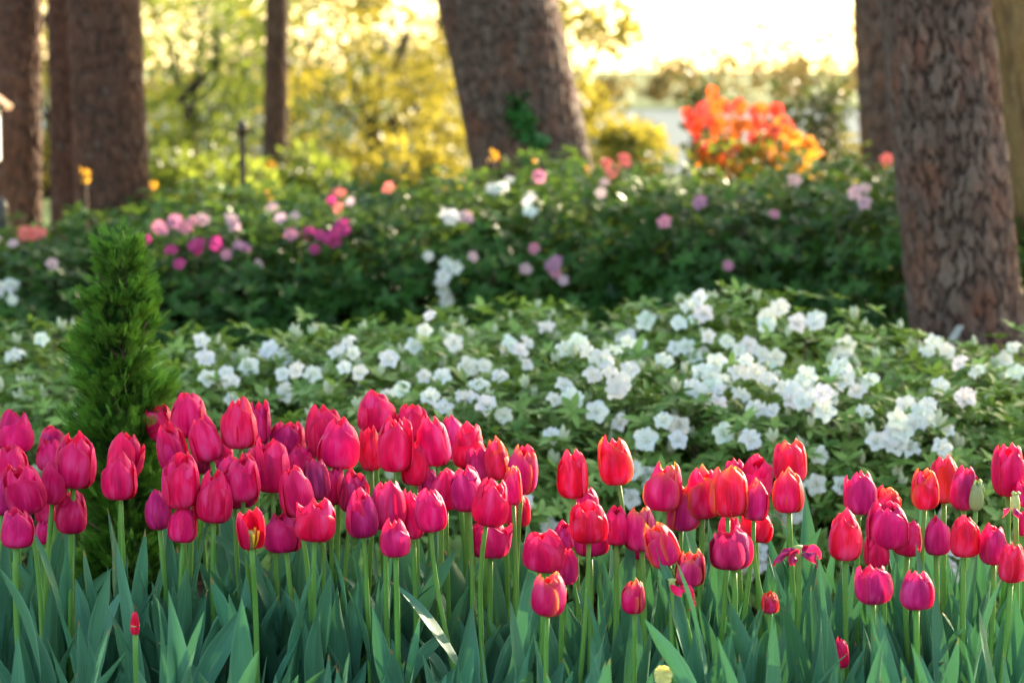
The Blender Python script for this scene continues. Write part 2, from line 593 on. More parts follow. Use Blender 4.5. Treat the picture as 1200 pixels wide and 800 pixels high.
ys = np.concatenate([np.linspace(-12, 0, 10), np.linspace(0.5, 12, 130), np.linspace(13, 60, 40), np.linspace(70, 700, 50), np.linspace(800, 3500, 12)])
us = np.concatenate([np.linspace(-1, -0.06, 26), np.linspace(-0.05, 0.05, 60), np.linspace(0.06, 1, 26)])
gv = []
for y in ys:
    half = 30 + max(0, y) * 1.1
    for u in us:
        gv.append((u * half, y, ground_z(u * half, y)))
nu = len(us)
gf = np.array([(j * nu + i, j * nu + i + 1, (j + 1) * nu + i + 1, (j + 1) * nu + i) for j in range(len(ys) - 1) for i in range(nu - 1)])
structure(build("ground", gv, gf, M['ground']))

lake = structure(build("lake", [(-600, 60, -3.0), (600, 60, -3.0), (900, 575, -3.0), (-900, 575, -3.0)], np.array([(0, 1, 2, 3)]), M['water']))

# shredded bark mulch lying between the plants
n = 3800
tv, tf = leaf_template(3, 0.3, 0.1)
pos = np.stack([RNG.uniform(-1.6, 1.6, n), RNG.uniform(2.2, 6.5, n), np.zeros(n)], axis=1)
pos[:, 2] = [ground_z(a, b) + 0.006 for a, b, _ in pos]
dirs = np.stack([RNG.normal(size=n), RNG.normal(size=n), RNG.normal(0, 0.25, n)], axis=1)
V, F, T = scatter(tv, tf, pos, frames_from(dirs, RNG.uniform(-0.6, 0.6, n)), RNG.uniform(0.015, 0.05, (n, 1)) * np.array([[1.1, 1, 1]]), RNG.uniform(0, 1, n))
o = build("bark_mulch", V, F, M['mulch'], tint=T)
o['kind'] = 'stuff'
o['label'] = 'brown shredded bark mulch between the plants'

# the wood on the far side of the lake
n = 42000
cx = RNG.uniform(-330, 330, 260)
cy = RNG.uniform(565, 680, 260)
prof = np.interp(cx, [-330, -60, 20, 34, 49, 64, 76, 88, 130, 330], [15, 14, 10.5, 12.5, 21, 21, 25, 29, 30, 30])
idx = RNG.integers(0, 260, n)
d = RNG.normal(size=(n, 3))
d /= np.linalg.norm(d, axis=1, keepdims=True)
rr = RNG.uniform(0.5, 1, n) ** 0.5
h = prof[idx] * (0.75 + 0.3 * np.sin(idx * 12.9898))
pos = np.stack([cx[idx] + d[:, 0] * rr * h * 0.42, cy[idx] + d[:, 1] * rr * h * 0.42, -2.6 + h * 0.55 + d[:, 2] * rr * h * 0.48], axis=1)
V, F, T = scatter(LEAF3[0], LEAF3[1], pos, frames_from(RNG.normal(size=(n, 3)), RNG.uniform(0, 6, n)), RNG.uniform(0.9, 1.8, (n, 1)) * np.array([[2.0, 1, 1]]), RNG.uniform(0, 1, n))
o = build("far_woods", V, F, M['wood_leaf'], tint=T)
o['kind'] = 'stuff'
o['label'] = 'hazy golden green wood along the far shore of the lake'


# ------------------------------------------------------------------ trees
def trunk_mesh(name, p0, p1, r0, r1, mat, parent, nseg=150, nring=240, cell=(0.030, 0.062), depth=0.010, flare=0.25, seed=1, zsplit=None):
    """A furrowed, plated trunk from p0 to p1, its plates and furrows modelled into the surface."""
    p0, p1 = Vector(p0), Vector(p1)
    rng = np.random.default_rng(seed)
    axis = (p1 - p0)
    Lh = axis.length
    t_ = axis.normalized()
    x_ = t_.cross(Vector((0, 1, 0))).normalized()
    y_ = t_.cross(x_).normalized()
    hh = np.linspace(0, Lh, nring)
    if zsplit:                                    # finer rings over the visible length
        k = int(nring * 0.85)
        hh = np.concatenate([np.linspace(0, zsplit, k, endpoint=False), np.linspace(zsplit, Lh, nring - k)])
    th = np.linspace(0, 2 * math.pi, nseg, endpoint=False)
    H, TH = np.meshgrid(hh, th, indexing='ij')
    rad = r0 + (r1 - r0) * H / Lh
    rad = rad * (1 + flare * np.exp(-H / (r0 * 1.2)))
    circ = 2 * math.pi * r0
    ncx = max(6, int(round(circ / cell[0])))
    ncy = int(Lh / cell[1]) + 3
    jx = rng.uniform(0.1, 0.9, (ncy, ncx))
    jy = rng.uniform(0.1, 0.9, (ncy, ncx))
    ph = rng.uniform(0, 1, (ncy, ncx))
    wob = 0.16 * np.sin(H / cell[1] * 1.7 + TH * 5 + seed) + 0.12 * np.sin(H / cell[1] * 4.3 - TH * 11) + 0.07 * np.sin(H / cell[1] * 9.1 + TH * 23)
    wob2 = 0.16 * np.sin(TH * ncx * 0.83 + H / cell[1] * 1.1 + seed) + 0.12 * np.sin(TH * ncx * 2.3 - H / cell[1] * 2.9)
    U = TH / (2 * math.pi) * ncx + wob
    Wv = H / cell[1] + 1 + wob2
    iu, iw = np.floor(U).astype(int), np.floor(Wv).astype(int)
    f1 = np.full(U.shape, 9.0)
    f2 = np.full(U.shape, 9.0)
    pid = np.zeros(U.shape)
    for du in (-1, 0, 1):
        for dw in (-1, 0, 1):
            cu, cw = (iu + du), np.clip(iw + dw, 0, ncy - 1)
            cm = cu % ncx
            px = cu + jx[cw, cm]
            py = (iw + dw) + jy[cw, cm]
            dd = np.sqrt(((U - px) * 1.15) ** 2 + ((Wv - py) * 0.8) ** 2)
            near = dd < f1
            f2 = np.where(near, f1, np.minimum(f2, dd))
            pid = np.where(near, ph[cw, cm], pid)
            f1 = np.where(near, dd, f1)
    e = f2 - f1
    fl = np.sin(U * 5.1 + 2.0 * np.sin(Wv * 2.3)) * np.sin(Wv * 3.7 + 1.7 * np.sin(U * 1.9))
    hgt = np.clip((e + 0.05 * fl) / 0.20, 0, 1)
    hgt = hgt * hgt * (3 - 2 * hgt)
    tex = 0.25 * np.sin(TH * 61 + 9 * np.sin(H * 37)) * np.sin(H * 83 + 5 * np.sin(TH * 23))
    disp = depth * (hgt * (0.65 + 0.55 * pid) + 0.22 * hgt * fl + 0.18 * tex + 0.35 * hgt * (0.5 - f1))
    big = 1 + 0.035 * np.sin(TH * 3 + H * 1.3 + seed) + 0.025 * np.sin(TH * 5 - H * 2.1)
    rad = rad * big + disp - depth * 0.6
    cx, sx = np.cos(TH) * rad, np.sin(TH) * rad
    # a slow sway so that no trunk is a ruler-straight pole
    sway = 0.02 * np.sin(H * 0.9 + seed)
    P = (np.array(p0)[None, None] + H[..., None] * np.array(t_)[None, None] + (cx + sway)[..., None] * np.array(x_)[None, None] + sx[..., None] * np.array(y_)[None, None])
    V = P.reshape(-1, 3)
    ii = np.arange(nseg)
    jj = np.arange(nring - 1)
    A = jj[:, None] * nseg + ii[None, :]
    B = jj[:, None] * nseg + (ii[None, :] + 1) % nseg
    F = np.stack([A, A + nseg, B + nseg, B], axis=-1).reshape(-1, 4)
    return build(name, V - np.array(parent.location)[None], F, mat, parent, attrs={"plate": pid.ravel(), "height": hgt.ravel()})


def clump_crown(name, centre, radii, n, leaf, mat, parent, lumps=30, seed=1, size=0.35, wide=1.3, hollow=0.4):
    """A crown of many separate leaves gathered into uneven clumps, with gaps between them."""
    rng = np.random.default_rng(seed)
    d = rng.normal(size=(lumps, 3))
    d /= np.linalg.norm(d, axis=1, keepdims=True)
    lc = d * (rng.uniform(hollow, 1, (lumps, 1)) ** 0.6) * np.array(radii)[None]
    lr = rng.uniform(0.45, 1.2, lumps) * size
    idx = rng.integers(0, lumps, n)
    q = rng.normal(size=(n, 3))
    q /= np.linalg.norm(q, axis=1, keepdims=True)
    pos = lc[idx] + q * (rng.uniform(0, 1, (n, 1)) ** 0.45) * lr[idx][:, None] * np.array([[1.25, 1.25, 0.8]])
    pos += np.array(centre)[None] - np.array(parent.location)[None]
    dirs = q + rng.normal(0, 0.7, (n, 3)) + np.array([[0, 0, -0.2]])
    tint = np.clip(rng.normal(0.5, 0.30, lumps)[idx] + rng.normal(0, 0.15, n), 0, 1)
    V, F, T = scatter(LEAF3[0], LEAF3[1], pos, frames_from(dirs, rng.uniform(0, 6.28, n)), rng.uniform(0.7, 1.25, (n, 1)) * leaf * np.array([[wide, 1, 1]]), tint)
    return build(name, V, F, mat, parent, tint=T), lc + np.array(centre)[None]


def limbs(name, start, targets, r0, mat, parent, seed=2):
    rng = random.Random(seed)
    mb = MB()
    s = Vector(start) - Vector(parent.location)
    for tg in targets:
        e = Vector(tg) - Vector(parent.location)
        mid = s.lerp(e, 0.5) + Vector((rng.uniform(-.1, .1), rng.uniform(-.1, .1), 0.12 * (e - s).length))
        pts = [s, s.lerp(mid, 0.5), mid, mid.lerp(e, 0.5), e]
        mb.tube(pts, [r0, r0 * .8, r0 * .55, r0 * .35, r0 * .15], 6)
    o = mb.build(name, mat, parent)
    return o


def pine(label, top, base, d, wt, wb, mat, seed, crown=True, height=7.0, detail=1.0, name="pine_tree", cell=(0.034, 0.070), depth=0.010, flare=0.1, ydrop=None):
    """A trunk traced by its middle at the top of the frame (x, y) and at its visible foot, with widths in pixels."""
    a, b = at(base[0], base[1], d), at(top[0], top[1], d)
    dirv = (b - a).normalized()
    k = a.z / dirv.z
    p0 = a - dirv * (k + 0.05)
    p1 = p0 + dirv * (height / dirv.z)
    t = thing(name, label, "tree", (p0.x, p0.y, 0))
    r_b = wb / 2 / FPX * d
    r_t = wt / 2 / FPX * d
    span = (b - a).length
    slope = (r_t - r_b) / span
    r0 = r_b - slope * k
    r1 = max(r0 * 0.45, r0 + slope * 0.4 * (p1 - p0).length)
    vis = (b - p0).length + 0.15
    trunk_mesh("trunk", p0, p1, r0, r1, mat, t, int(170 * detail), int(300 * detail), cell, depth, flare, seed, vis)
    if crown:
        o, lc = clump_crown("crown", p1 + Vector((0, 0, 0.6)), (2.4, 2.4, 1.5), 2200, 0.34, M['needle'], t, 26, seed, 0.6, 0.8)
        limbs("limb", p1 - dirv * 0.8, lc[:10], r1 * 0.45, M['bark_brown'], t, seed)
    return t


pine("thick plated grey brown pine trunk rising behind the white azaleas beside the grey tag", (1086, 0), (1133, 405), 6.3, 116, 126, M['bark'], 3, detail=1.9)
pine("smoother golden brown trunk standing just behind the big plated pine trunk", (1190, 0), (1240, 330), 7.3, 92, 96, M['bark_gold'], 5, crown=False, detail=0.9, name="smooth_tree", cell=(0.11, 0.5), depth=0.008)
pine("slim grey trunk showing between the orange azalea and the big plated pine", (1030, 0), (1036, 180), 13.5, 46, 50, M['bark'], 6, crown=False, detail=0.6, cell=(0.06, 0.11))
ivy_tree = pine("thick leaning pine trunk with green ivy at its foot, behind the dark hedge", (580, 0), (614, 185), 9.6, 134, 134, M['bark'], 11, detail=1.1, flare=0.12)
pine("thick grey brown trunk left of the slim dark stake, in front of a redder trunk", (128, 0), (138, 225), 8.9, 76, 82, M['bark_brown'], 13, detail=0.8, depth=0.008)
pine("reddish brown trunk half hidden behind the thick grey brown trunk", (84, 0), (86, 240), 10.0, 60, 62, M['bark_brown'], 17, crown=False, detail=0.7, depth=0.008)
pine("grey brown trunk beside the small white box with the brown roof", (30, 0), (28, 262), 9.3, 40, 46, M['bark_brown'], 19, detail=0.6, depth=0.008)
pine("dark trunk cut by the photo's left border, above the white box", (-14, 0), (-16, 180), 14.0, 66, 70, M['bark_brown'], 23, crown=False, detail=0.5, depth=0.01)
pine("thin dark trunk rising against the yellow leaves right of the slim stake", (322, 0), (318, 200), 19.0, 25, 27, M['bark_brown'], 29, crown=False, detail=0.4, cell=(0.08, 0.14), depth=0.01, name="thin_tree")

# ivy climbing the middle pine
a = at(622, 160, 9.6)
n = 150
pp = []
for i in range(n):
    f = random.random()
    px = 604 + 30 * f + random.gauss(0, 6)
    py = 118 + 72 * f + random.gauss(0, 5)
    pp.append(tuple(at(px, py, 9.6 - 0.235 + random.uniform(-0.02, 0.03))))
ivy = thing("ivy", "bright green ivy climbing the foot of the thick leaning pine trunk", "ivy", (a.x, a.y - 0.24, 0))
pos = np.array(pp) - np.array(ivy.location)[None]
dirs = RNG.normal(size=(n, 3)) * 0.6 + np.array([[0, -0.6, -0.3]])
V, F, T = scatter(LEAF3[0], LEAF3[1], pos, frames_from(dirs, RNG.uniform(-1, 1, n)), np.full((n, 1), 0.042) * np.array([[2.2, 1, 1]]), RNG.uniform(0, 1, n))
build("leaves", V, F, M['ivy'], ivy, tint=T)
mb = MB()
mb.tube([Vector((0.05, 0.0, 0.0)), Vector(at(632, 185, 9.36)) - ivy.location, Vector(at(618, 150, 9.37)) - ivy.location, Vector(at(606, 122, 9.39)) - ivy.location], [0.006, 0.005, 0.004, 0.002], 6)
mb.build("vine_stem", M['twig'], ivy)


# ------------------------------------------------------------------ sunlit trees and bushes between the garden and the lake
def leafy_tree(name, label, px, d, zc, radii, n, leaf, mat, seed, cat="tree", lumps=34, size=0.8, trunk_r=0.12, group=None, hollow=0.4):
    g = ground_at(px, d)
    gz = ground_z(g.x, d)
    t = thing(name, label, cat, (g.x, d, gz), group)
    o, lc = clump_crown("crown", (g.x, d, zc), radii, n, leaf, mat, t, lumps, seed, size, 1.4, hollow)
    mb = MB()
    rng = random.Random(seed)
    top = zc + radii[2] * 0.3 - gz
    pts = [Vector((rng.uniform(-.12, .12) * i, 0.05 * i, -0.05 + top * i / 5)) for i in range(6)]
    mb.tube(pts, [trunk_r * (1.15 - 0.15 * i) for i in range(6)], 10)
    mb.build("trunk", M['bark_brown'], t)
    limbs("limb", Vector((g.x, d, gz)) + pts[2], lc[:7], trunk_r * 0.28, M['bark_brown'], t, seed)
    return t


leafy_tree("leafy_tree", "golden leafed tree between the thin dark trunk and the thick leaning pine", 455, 27, 1.1, (1.35, 2.0, 1.75), 6500, 0.085, M['gold_leaf'], 41, lumps=80, size=0.40)
leafy_tree("leafy_tree", "olive green tree whose leaves show just right of the thick grey brown trunk", 235, 30, 1.2, (1.5, 2.0, 1.9), 6000, 0.09, M['lime_leaf'], 42, lumps=80, size=0.42)
leafy_tree("leafy_tree", "darker green tree behind the thin dark trunk", 345, 38, 1.2, (1.9, 2.0, 2.2), 4500, 0.12, M['olive_leaf'], 43, lumps=60, size=0.55)
leafy_tree("leafy_tree", "yellow leafed tree showing along the left flank of the leaning pine", 560, 33, 1.3, (1.3, 2.0, 2.2), 6000, 0.09, M['gold_leaf'], 44, lumps=74, size=0.45)
leafy_tree("leafy_tree", "yellow leafed tree whose branch reaches over the lake right of the leaning pine", 688, 24, 1.2, (0.42, 1.2, 1.5), 1800, 0.10, M['gold_leaf'], 45, lumps=24, size=0.4)
leafy_tree("leafy_tree", "golden tree seen in the gaps between the left trunks", 60, 34, 1.4, (2.1, 2.0, 2.3), 5500, 0.11, M['gold_leaf'], 46, lumps=70, size=0.5)
leafy_tree("leafy_tree", "dim green tree farthest back, filling in behind the golden leaves", 430, 52, 0.0, (4.6, 2.5, 2.3), 6500, 0.16, M['olive_leaf'], 47, lumps=90, size=0.75)

leafy_tree("leafy_bush", "bright yellow bush glowing low at the left of the leaning pine's foot", 492, 17, 0.25, (0.36, 0.5, 0.30), 1700, 0.075, M['gold_leaf'], 51, "bush", 26, 0.16, 0.025)
leafy_tree("leafy_bush", "lime green bush behind the hedge right of the thin dark trunk", 362, 16, 0.28, (0.2, 0.4, 0.26), 900, 0.07, M['lime_leaf'], 52, "bush", 20, 0.14, 0.02)
leafy_tree("leafy_bush", "pale yellow green bush in front of the lake, right of the leaning pine", 735, 20, 0.42, (0.30, 0.5, 0.20), 1300, 0.08, M['gold_leaf'], 53, "bush", 22, 0.16, 0.025)
leafy_tree("leafy_bush", "sunlit yellow bush against the slim grey trunk, right of the orange azalea", 985, 15, 0.42, (0.10, 0.3, 0.24), 520, 0.06, M['gold_leaf'], 54, "bush", 14, 0.11, 0.015)
leafy_tree("leafy_bush", "olive bush behind the hedge between the stake and the thick trunk", 225, 14, 0.32, (0.45, 0.5, 0.22), 1500, 0.07, M['lime_leaf'], 55, "bush", 26, 0.15, 0.02)

# unseen tree added at the side, its crown shading the bed's left part
SP, SQ = -2.90, 4.3 + 12.0
g_ = Vector((SP * math.cos(R(SUN_AZ)) + SQ * math.sin(R(SUN_AZ)), -SP * math.sin(R(SUN_AZ)) + SQ * math.cos(R(SUN_AZ)), 0))
SZ = 0.42 + 12.0 * math.tan(R(SUN_EL))
shade = thing("leafy_tree", "unseen leafy tree added to the side to shade the flower bed", "tree", g_)
o, lc = clump_crown("crown", (g_.x, g_.y, SZ), (0.95, 0.95, 1.7), 9000, 0.2, M['olive_leaf'], shade, 70, 61, 0.48, 1.5, 0.1)
mb = MB()
mb.tube([Vector((0, 0, -0.05)), Vector((0.02, 0, 1.5)), Vector((-0.05, 0, 3.2)), Vector((-0.1, 0, SZ + 1.2))], [0.16, 0.13, 0.1, 0.04], 12)
mb.build("trunk", M['bark_brown'], shade)

# dark twiggy bushes against the lake
def twiggy(label, x0, x1, ytop, ybase, d, n, seed):
    rng = random.Random(seed)
    g = ground_at((x0 + x1) / 2, d)
    t = thing("twiggy_bush", label, "bush", g)
    mb = MB()
    tips = []
    for i in range(n):
        px = rng.uniform(x0, x1)
        e = at(px, ytop + abs(rng.gauss(0, 24)), d + rng.uniform(-.2, .2)) - g
        s = Vector((e.x * 0.35 + rng.uniform(-.04, .04), rng.uniform(-.1, .1), -0.03))
        m_ = s.lerp(e, 0.55) + Vector((rng.uniform(-.05, .05), 0, 0))
        mb.tube([s, m_, e], [0.009, 0.006, 0.0025], 5)
        for k in range(5):
            f = rng.uniform(0.45, 1.0)
            b0 = s.lerp(e, f)
            b1 = b0 + Vector((rng.uniform(-.1, .1), rng.uniform(-.1, .1), rng.uniform(.02, .12)))
            mb.tube([b0, b1], [0.004, 0.002], 4)
            tips.append(b1)
            tips.append(b0.lerp(b1, .5))
    mb.build("stems", M['twig'], t)
    tips = np.array([tuple(x) for x in tips for _ in range(3)]) + RNG.normal(0, 0.02, (len(tips) * 3, 3))
    k = len(tips)
    V, F, T = scatter(LEAF3[0], LEAF3[1], tips, frames_from(RNG.normal(size=(k, 3)), RNG.uniform(0, 6, k)), RNG.uniform(0.03, 0.06, (k, 1)) * np.array([[1.4, 1, 1]]), RNG.uniform(0, 0.7, k))
    build("leaves", V, F, M['olive_leaf'], t, tint=T)


twiggy("dark thin stemmed bush against the lake, left of the orange azalea's top", 812, 852, 84, 180, 11.5, 12, 71)
twiggy("dark twiggy bush against the lake, right of the orange azalea", 905, 1000, 104, 185, 12.0, 26, 72)

# ------------------------------------------------------------------ garden furniture
p = at(284, 147, 9.2)
stake = thing("garden_stake", "slim dark stake standing upright behind the hedge, one edge lit gold", "stake", (p.x, p.y, 0))
mb = MB()
mb.box((0, 0, p.z / 2 - 0.03), (0.024, 0.024, p.z - 0.02), 0.006)
mb.build("post", M['bronze'], stake, smooth=False)
mb = MB()
mb.tube([(0, 0, p.z - 0.042), (0, 0, p.z - 0.02), (0, 0, p.z + 0.005), (0, 0, p.z + 0.018)], [0.014, 0.022, 0.02, 0.006], 12)
mb.build("cap", M['bronze'], stake)

p = at(0, 155, 8.9)
bx = thing("roofed_box", "small white box with a brown pitched roof beside the leftmost trunks", "box", (p.x - 0.135, p.y, 0))
mb = MB()
wz0, wz1 = at(0, 188, 8.9).z, at(0, 122, 8.9).z
mb.box((0, 0, (wz0 + wz1) / 2), (0.26, 0.07, wz1 - wz0), 0.004)
mb.build("wall", M['white_paint'], bx, smooth=False)
mb = MB()
for s in (-1, 1):
    V = [(s * 0.165, -0.07, wz1 - 0.022), (0, -0.07, wz1 + 0.11), (0, -0.07, wz1 + 0.128), (s * 0.172, -0.07, wz1 - 0.006)]
    V += [(x, 0.07, z) for x, _, z in V]
    mb.add(V, [(0, 1, 2, 3), (7, 6, 5, 4), (0, 4, 5, 1), (1, 5, 6, 2), (2, 6, 7, 3), (3, 7, 4, 0)])
mb.build("roof", M['brown_roof'], bx, smooth=False)
mb = MB()
mb.box((0, 0, wz0 / 2 - 0.02), (0.16, 0.08, wz0 + 0.036), 0.005)
mb.build("post", M['white_paint'], bx, smooth=False)
p = at(2, 232, 8.2)
pk = thing("dark_post", "short dark post with orange lit edge below the white box", "post", (p.x - 0.012, p.y, 0))
mb = MB()
mb.tube([(0, 0, -0.03), (0, 0, p.z - 0.03), (0, 0, p.z - 0.01), (0, 0, p.z)], [0.032, 0.032, 0.028, 0.012], 14)
mb.build("post", M['dark_metal'], pk)

# the plant tag at the foot of the big pine
p = at(1122, 392, 5.75)
tg = thing("plant_tag", "slanted grey plant tag standing before the foot of the big plated pine", "plant tag", (p.x - 0.01, p.y, 0))
mb = MB()
V = []
for yy in (-0.0012, 0.0012):
    V += [(-0.022, yy, p.z - 0.028), (-0.001, yy, p.z - 0.028), (0.026, yy, p.z + 0.022), (0.008, yy, p.z + 0.022)]
mb.add(V, [(0, 1, 2, 3), (7, 6, 5, 4), (0, 4, 5, 1), (1, 5, 6, 2), (2, 6, 7, 3), (3, 7, 4, 0)])
mb.build("plate", M['grey_metal'], tg, smooth=False)
mb = MB()
mb.tube([(-0.03, 0.004, -0.03), (-0.012, 0.004, p.z - 0.03), (0.0, 0.004, p.z)], 0.0022, 6)
mb.build("spike", M['grey_metal'], tg)

# ------------------------------------------------------------------ azaleas
def blossom_mesh(name, petals=5, ruffle=0.05, open_=1.0, seed=0, stamens=True):
    """A flared azalea flower, diameter about 1, facing +Z, its throat at the origin."""
    rng = random.Random(seed)
    V, F, UV, FM = [], [], [], []
    na, nt = 5, 6
    for k in range(petals):
        a0 = 2 * math.pi * k / petals + rng.uniform(-.1, .1)
        b = len(V)
        lift = rng.uniform(-0.05, 0.06)
        for j in range(nt):
            t = j / (nt - 1)
            r = 0.06 + 0.45 * t * open_
            w = (0.30 + 0.95 * math.sin(math.pi * min(1, t * 0.80 + 0.05)) ** 0.9) * 0.62
            if j == nt - 1:
                w *= 0.80
            for i in range(na):
                s = -1 + 2 * i / (na - 1)
                rr = r * (1 - 0.13 * s * s * t)
                z = 0.30 * t ** 0.6 - 0.16 * t * t + lift * t + ruffle * math.sin(4 * s + k * 2 + 3 * t) * t - 0.05 * (1 - abs(s)) * t + 0.02 * (k % 2)
                V.append((rr * math.cos(a0 + s * w), rr * math.sin(a0 + s * w), z))
                UV.append((i / (na - 1), t))
        for j in range(nt - 1):
            for i in range(na - 1):
                q = b + j * na + i
                F.append((q, q + 1, q + na + 1, q + na))
                FM.append(0)
    if stamens:
        for k in range(6):
            a = rng.uniform(0, 6.28)
            e = Vector((0.18 * math.cos(a), 0.18 * math.sin(a), 0.42 + rng.uniform(-.06, .06)))
            b = len(V)
            for q, wd in ((Vector((0, 0, 0.02)), 0.008), (e * 0.6, 0.007), (e, 0.016)):
                V += [tuple(q + Vector((-wd * math.sin(a), wd * math.cos(a), 0))), tuple(q - Vector((-wd * math.sin(a), wd * math.cos(a), 0)))]
                UV += [(0.5, 0.3), (0.5, 0.3)]
            F += [(b, b + 1, b + 3, b + 2), (b + 2, b + 3, b + 5, b + 4)]
            FM += [0, 0]
    # the short tube behind
    b = len(V)
    for z, r in ((-0.22, 0.03), (0.0, 0.06), (0.06, 0.12)):
        for i in range(7):
            a = 2 * math.pi * i / 7
            V.append((r * math.cos(a), r * math.sin(a), z))
            UV.append((0.5, 0.1))
    for j in range(2):
        for i in range(7):
            F.append((b + j * 7 + i, b + j * 7 + (i + 1) % 7, b + (j + 1) * 7 + (i + 1) % 7, b + (j + 1) * 7 + i))
            FM.append(0)
    o = build(name, V, F, M['blossom'], uv=UV, fmat=FM)
    me = o.data
    bpy.data.objects.remove(o)
    return me


BLOSSOMS = [blossom_mesh("blossom", 5, 0.08 + 0.025 * (k % 3), 0.92 + 0.05 * (k % 3), k) for k in range(6)]


def bud_mesh(seed):
    rng = random.Random(seed)
    mb = MB()
    for k in range(rng.choice((3, 4, 5))):
        a = rng.uniform(0, 6.28)
        tilt = rng.uniform(0.1, 0.55)
        d = Vector((math.cos(a) * math.sin(tilt), math.sin(a) * math.sin(tilt), math.cos(tilt)))
        s = rng.uniform(0.75, 1.15)
        pts = [d * (s * q) for q in (0, 0.15, 0.4, 0.7, 0.9, 1.0)]
        mb.tube(pts, [0.05 * s, 0.12 * s, 0.19 * s, 0.15 * s, 0.07 * s, 0.012 * s], 7)
    o = mb.build("bud_cluster", M['azalea_bud'])
    me = o.data
    bpy.data.objects.remove(o)
    return me


BUDS = [bud_mesh(k) for k in range(5)]
SHRUBS = []


def shrub_shape(sh, dirs):
    """Distance factor of the shrub's uneven skin along unit directions."""
    out = np.empty(len(dirs))
    for i, d in enumerate(dirs):
        out[i] = 1 + 0.18 * vnoise(d * 1.8, sh['seed']) + 0.17 * vnoise(d * 4.5, sh['seed'] + 9)
    return out


def shrub(name, label, px, d, ytop, rx, ry, n, leaf, mat, seed, group, shell=(0.62, 1.03), per=6, tmpl=LEAF5, upright=0.75, tintmu=0.5, lean_up=0.6):
    ztop = at(px, ytop, d).z
    g = ground_at(px, d)
    t = thing(name, label, "azalea", g, group)
    c = np.array([0.0, 0.0, ztop * 0.42])
    rad = np.array([rx, ry, ztop * 0.60])
    sh = dict(t=t, g=g, c=c, rad=rad, seed=seed * 3.7, blooms=0)
    rng = np.random.default_rng(seed)
    q = rng.normal(size=(n * 2, 3))
    q /= np.linalg.norm(q, axis=1, keepdims=True)
    q = q[q[:, 2] > -0.75][:n]
    n = len(q)
    f = shrub_shape(sh, q)
    depth_ = rng.uniform(shell[0] ** 3, 1, n) ** (1 / 3) * shell[1]
    pos = c + q * (rad * (f * depth_)[:, None])
    keep = pos[:, 2] > 0.03
    pos, q, depth_ = pos[keep], q[keep], depth_[keep]
    n = len(pos)
    axis = q / rad
    axis /= np.linalg.norm(axis, axis=1, keepdims=True)
    axis = axis + np.array([[0, 0, upright]]) + rng.normal(0, 0.28, (n, 3))
    axis /= np.linalg.norm(axis, axis=1, keepdims=True)
    # rosettes: leaves spread round each shoot's axis
    P = np.repeat(pos, per, axis=0)
    A = np.repeat(axis, per, axis=0)
    ref = np.tile(np.array([0.3, 0.9, 0.1]), (len(P), 1))
    x = np.cross(A, ref)
    x /= np.linalg.norm(x, axis=1, keepdims=True)
    y = np.cross(A, x)
    az = np.tile(np.arange(per) * (2 * math.pi / per), n) + np.repeat(rng.uniform(0, 6.28, n), per) + rng.normal(0, 0.25, n * per)
    out = x * np.cos(az)[:, None] + y * np.sin(az)[:, None]
    el = rng.uniform(0.15, 0.95, n * per)
    dirs = out * np.cos(el)[:, None] + A * np.sin(el)[:, None] * lean_up * 1.4
    dirs /= np.linalg.norm(dirs, axis=1, keepdims=True)
    # leaf's upper face towards the shoot axis
    xx = np.cross(dirs, A)
    xx /= np.linalg.norm(xx, axis=1, keepdims=True)
    zz = np.cross(xx, dirs)
    rot = np.stack([xx, dirs, zz], axis=2)
    sc = (rng.uniform(0.6, 1.2, n * per) * leaf)[:, None] * np.array([[1, 1, 1]]) * np.stack([rng.uniform(0.85, 1.25, n * per), np.ones(n * per), np.ones(n * per)], axis=1)
    tint = np.clip(np.repeat(rng.normal(tintmu, 0.22, n), per) + rng.normal(0, 0.10, n * per), 0, 1)
    V, F, T = scatter(tmpl[0], tmpl[1], P, rot, sc, tint)
    build("foliage", V, F, mat, t, tint=T)
    # woody stems from the foot out to the shoots
    mb = MB()
    r2 = random.Random(seed)
    for i in range(34):
        e = Vector(pos[r2.randrange(n)]) * 0.97
        s = Vector((e.x * 0.25, e.y * 0.25, -0.02))
        m1 = s.lerp(e, 0.4) + Vector((r2.uniform(-.03, .03), r2.uniform(-.03, .03), 0.02))
        m2 = s.lerp(e, 0.75) + Vector((r2.uniform(-.02, .02), r2.uniform(-.02, .02), 0.015))
        mb.tube([s, m1, m2, e], [0.007, 0.005, 0.0035, 0.0015], 5)
    mb.build("stems", M['twig'], t)
    SHRUBS.append(sh)
    sh['pos'] = pos
    sh['axis'] = axis
    return sh


def hit_shrub(px, py, shrubs, d0, d1):
    """First shrub skin met on the way from the camera through a photo pixel; (shrub, world point, outward normal)."""
    for d in np.arange(d0, d1, 0.02):
        p = at(px, py, d)
        for sh in shrubs:
            l = (np.array(p) - np.array(sh['g']) - sh['c'])
            k = np.linalg.norm(l / sh['rad'])
            if k < 1.22:
                u = l / sh['rad']
                u = u / np.linalg.norm(u)
                if k < shrub_shape(sh, [u])[0] * 1.0:
                    nrm = Vector(u / sh['rad']).normalized()
                    return sh, p, nrm
    return None


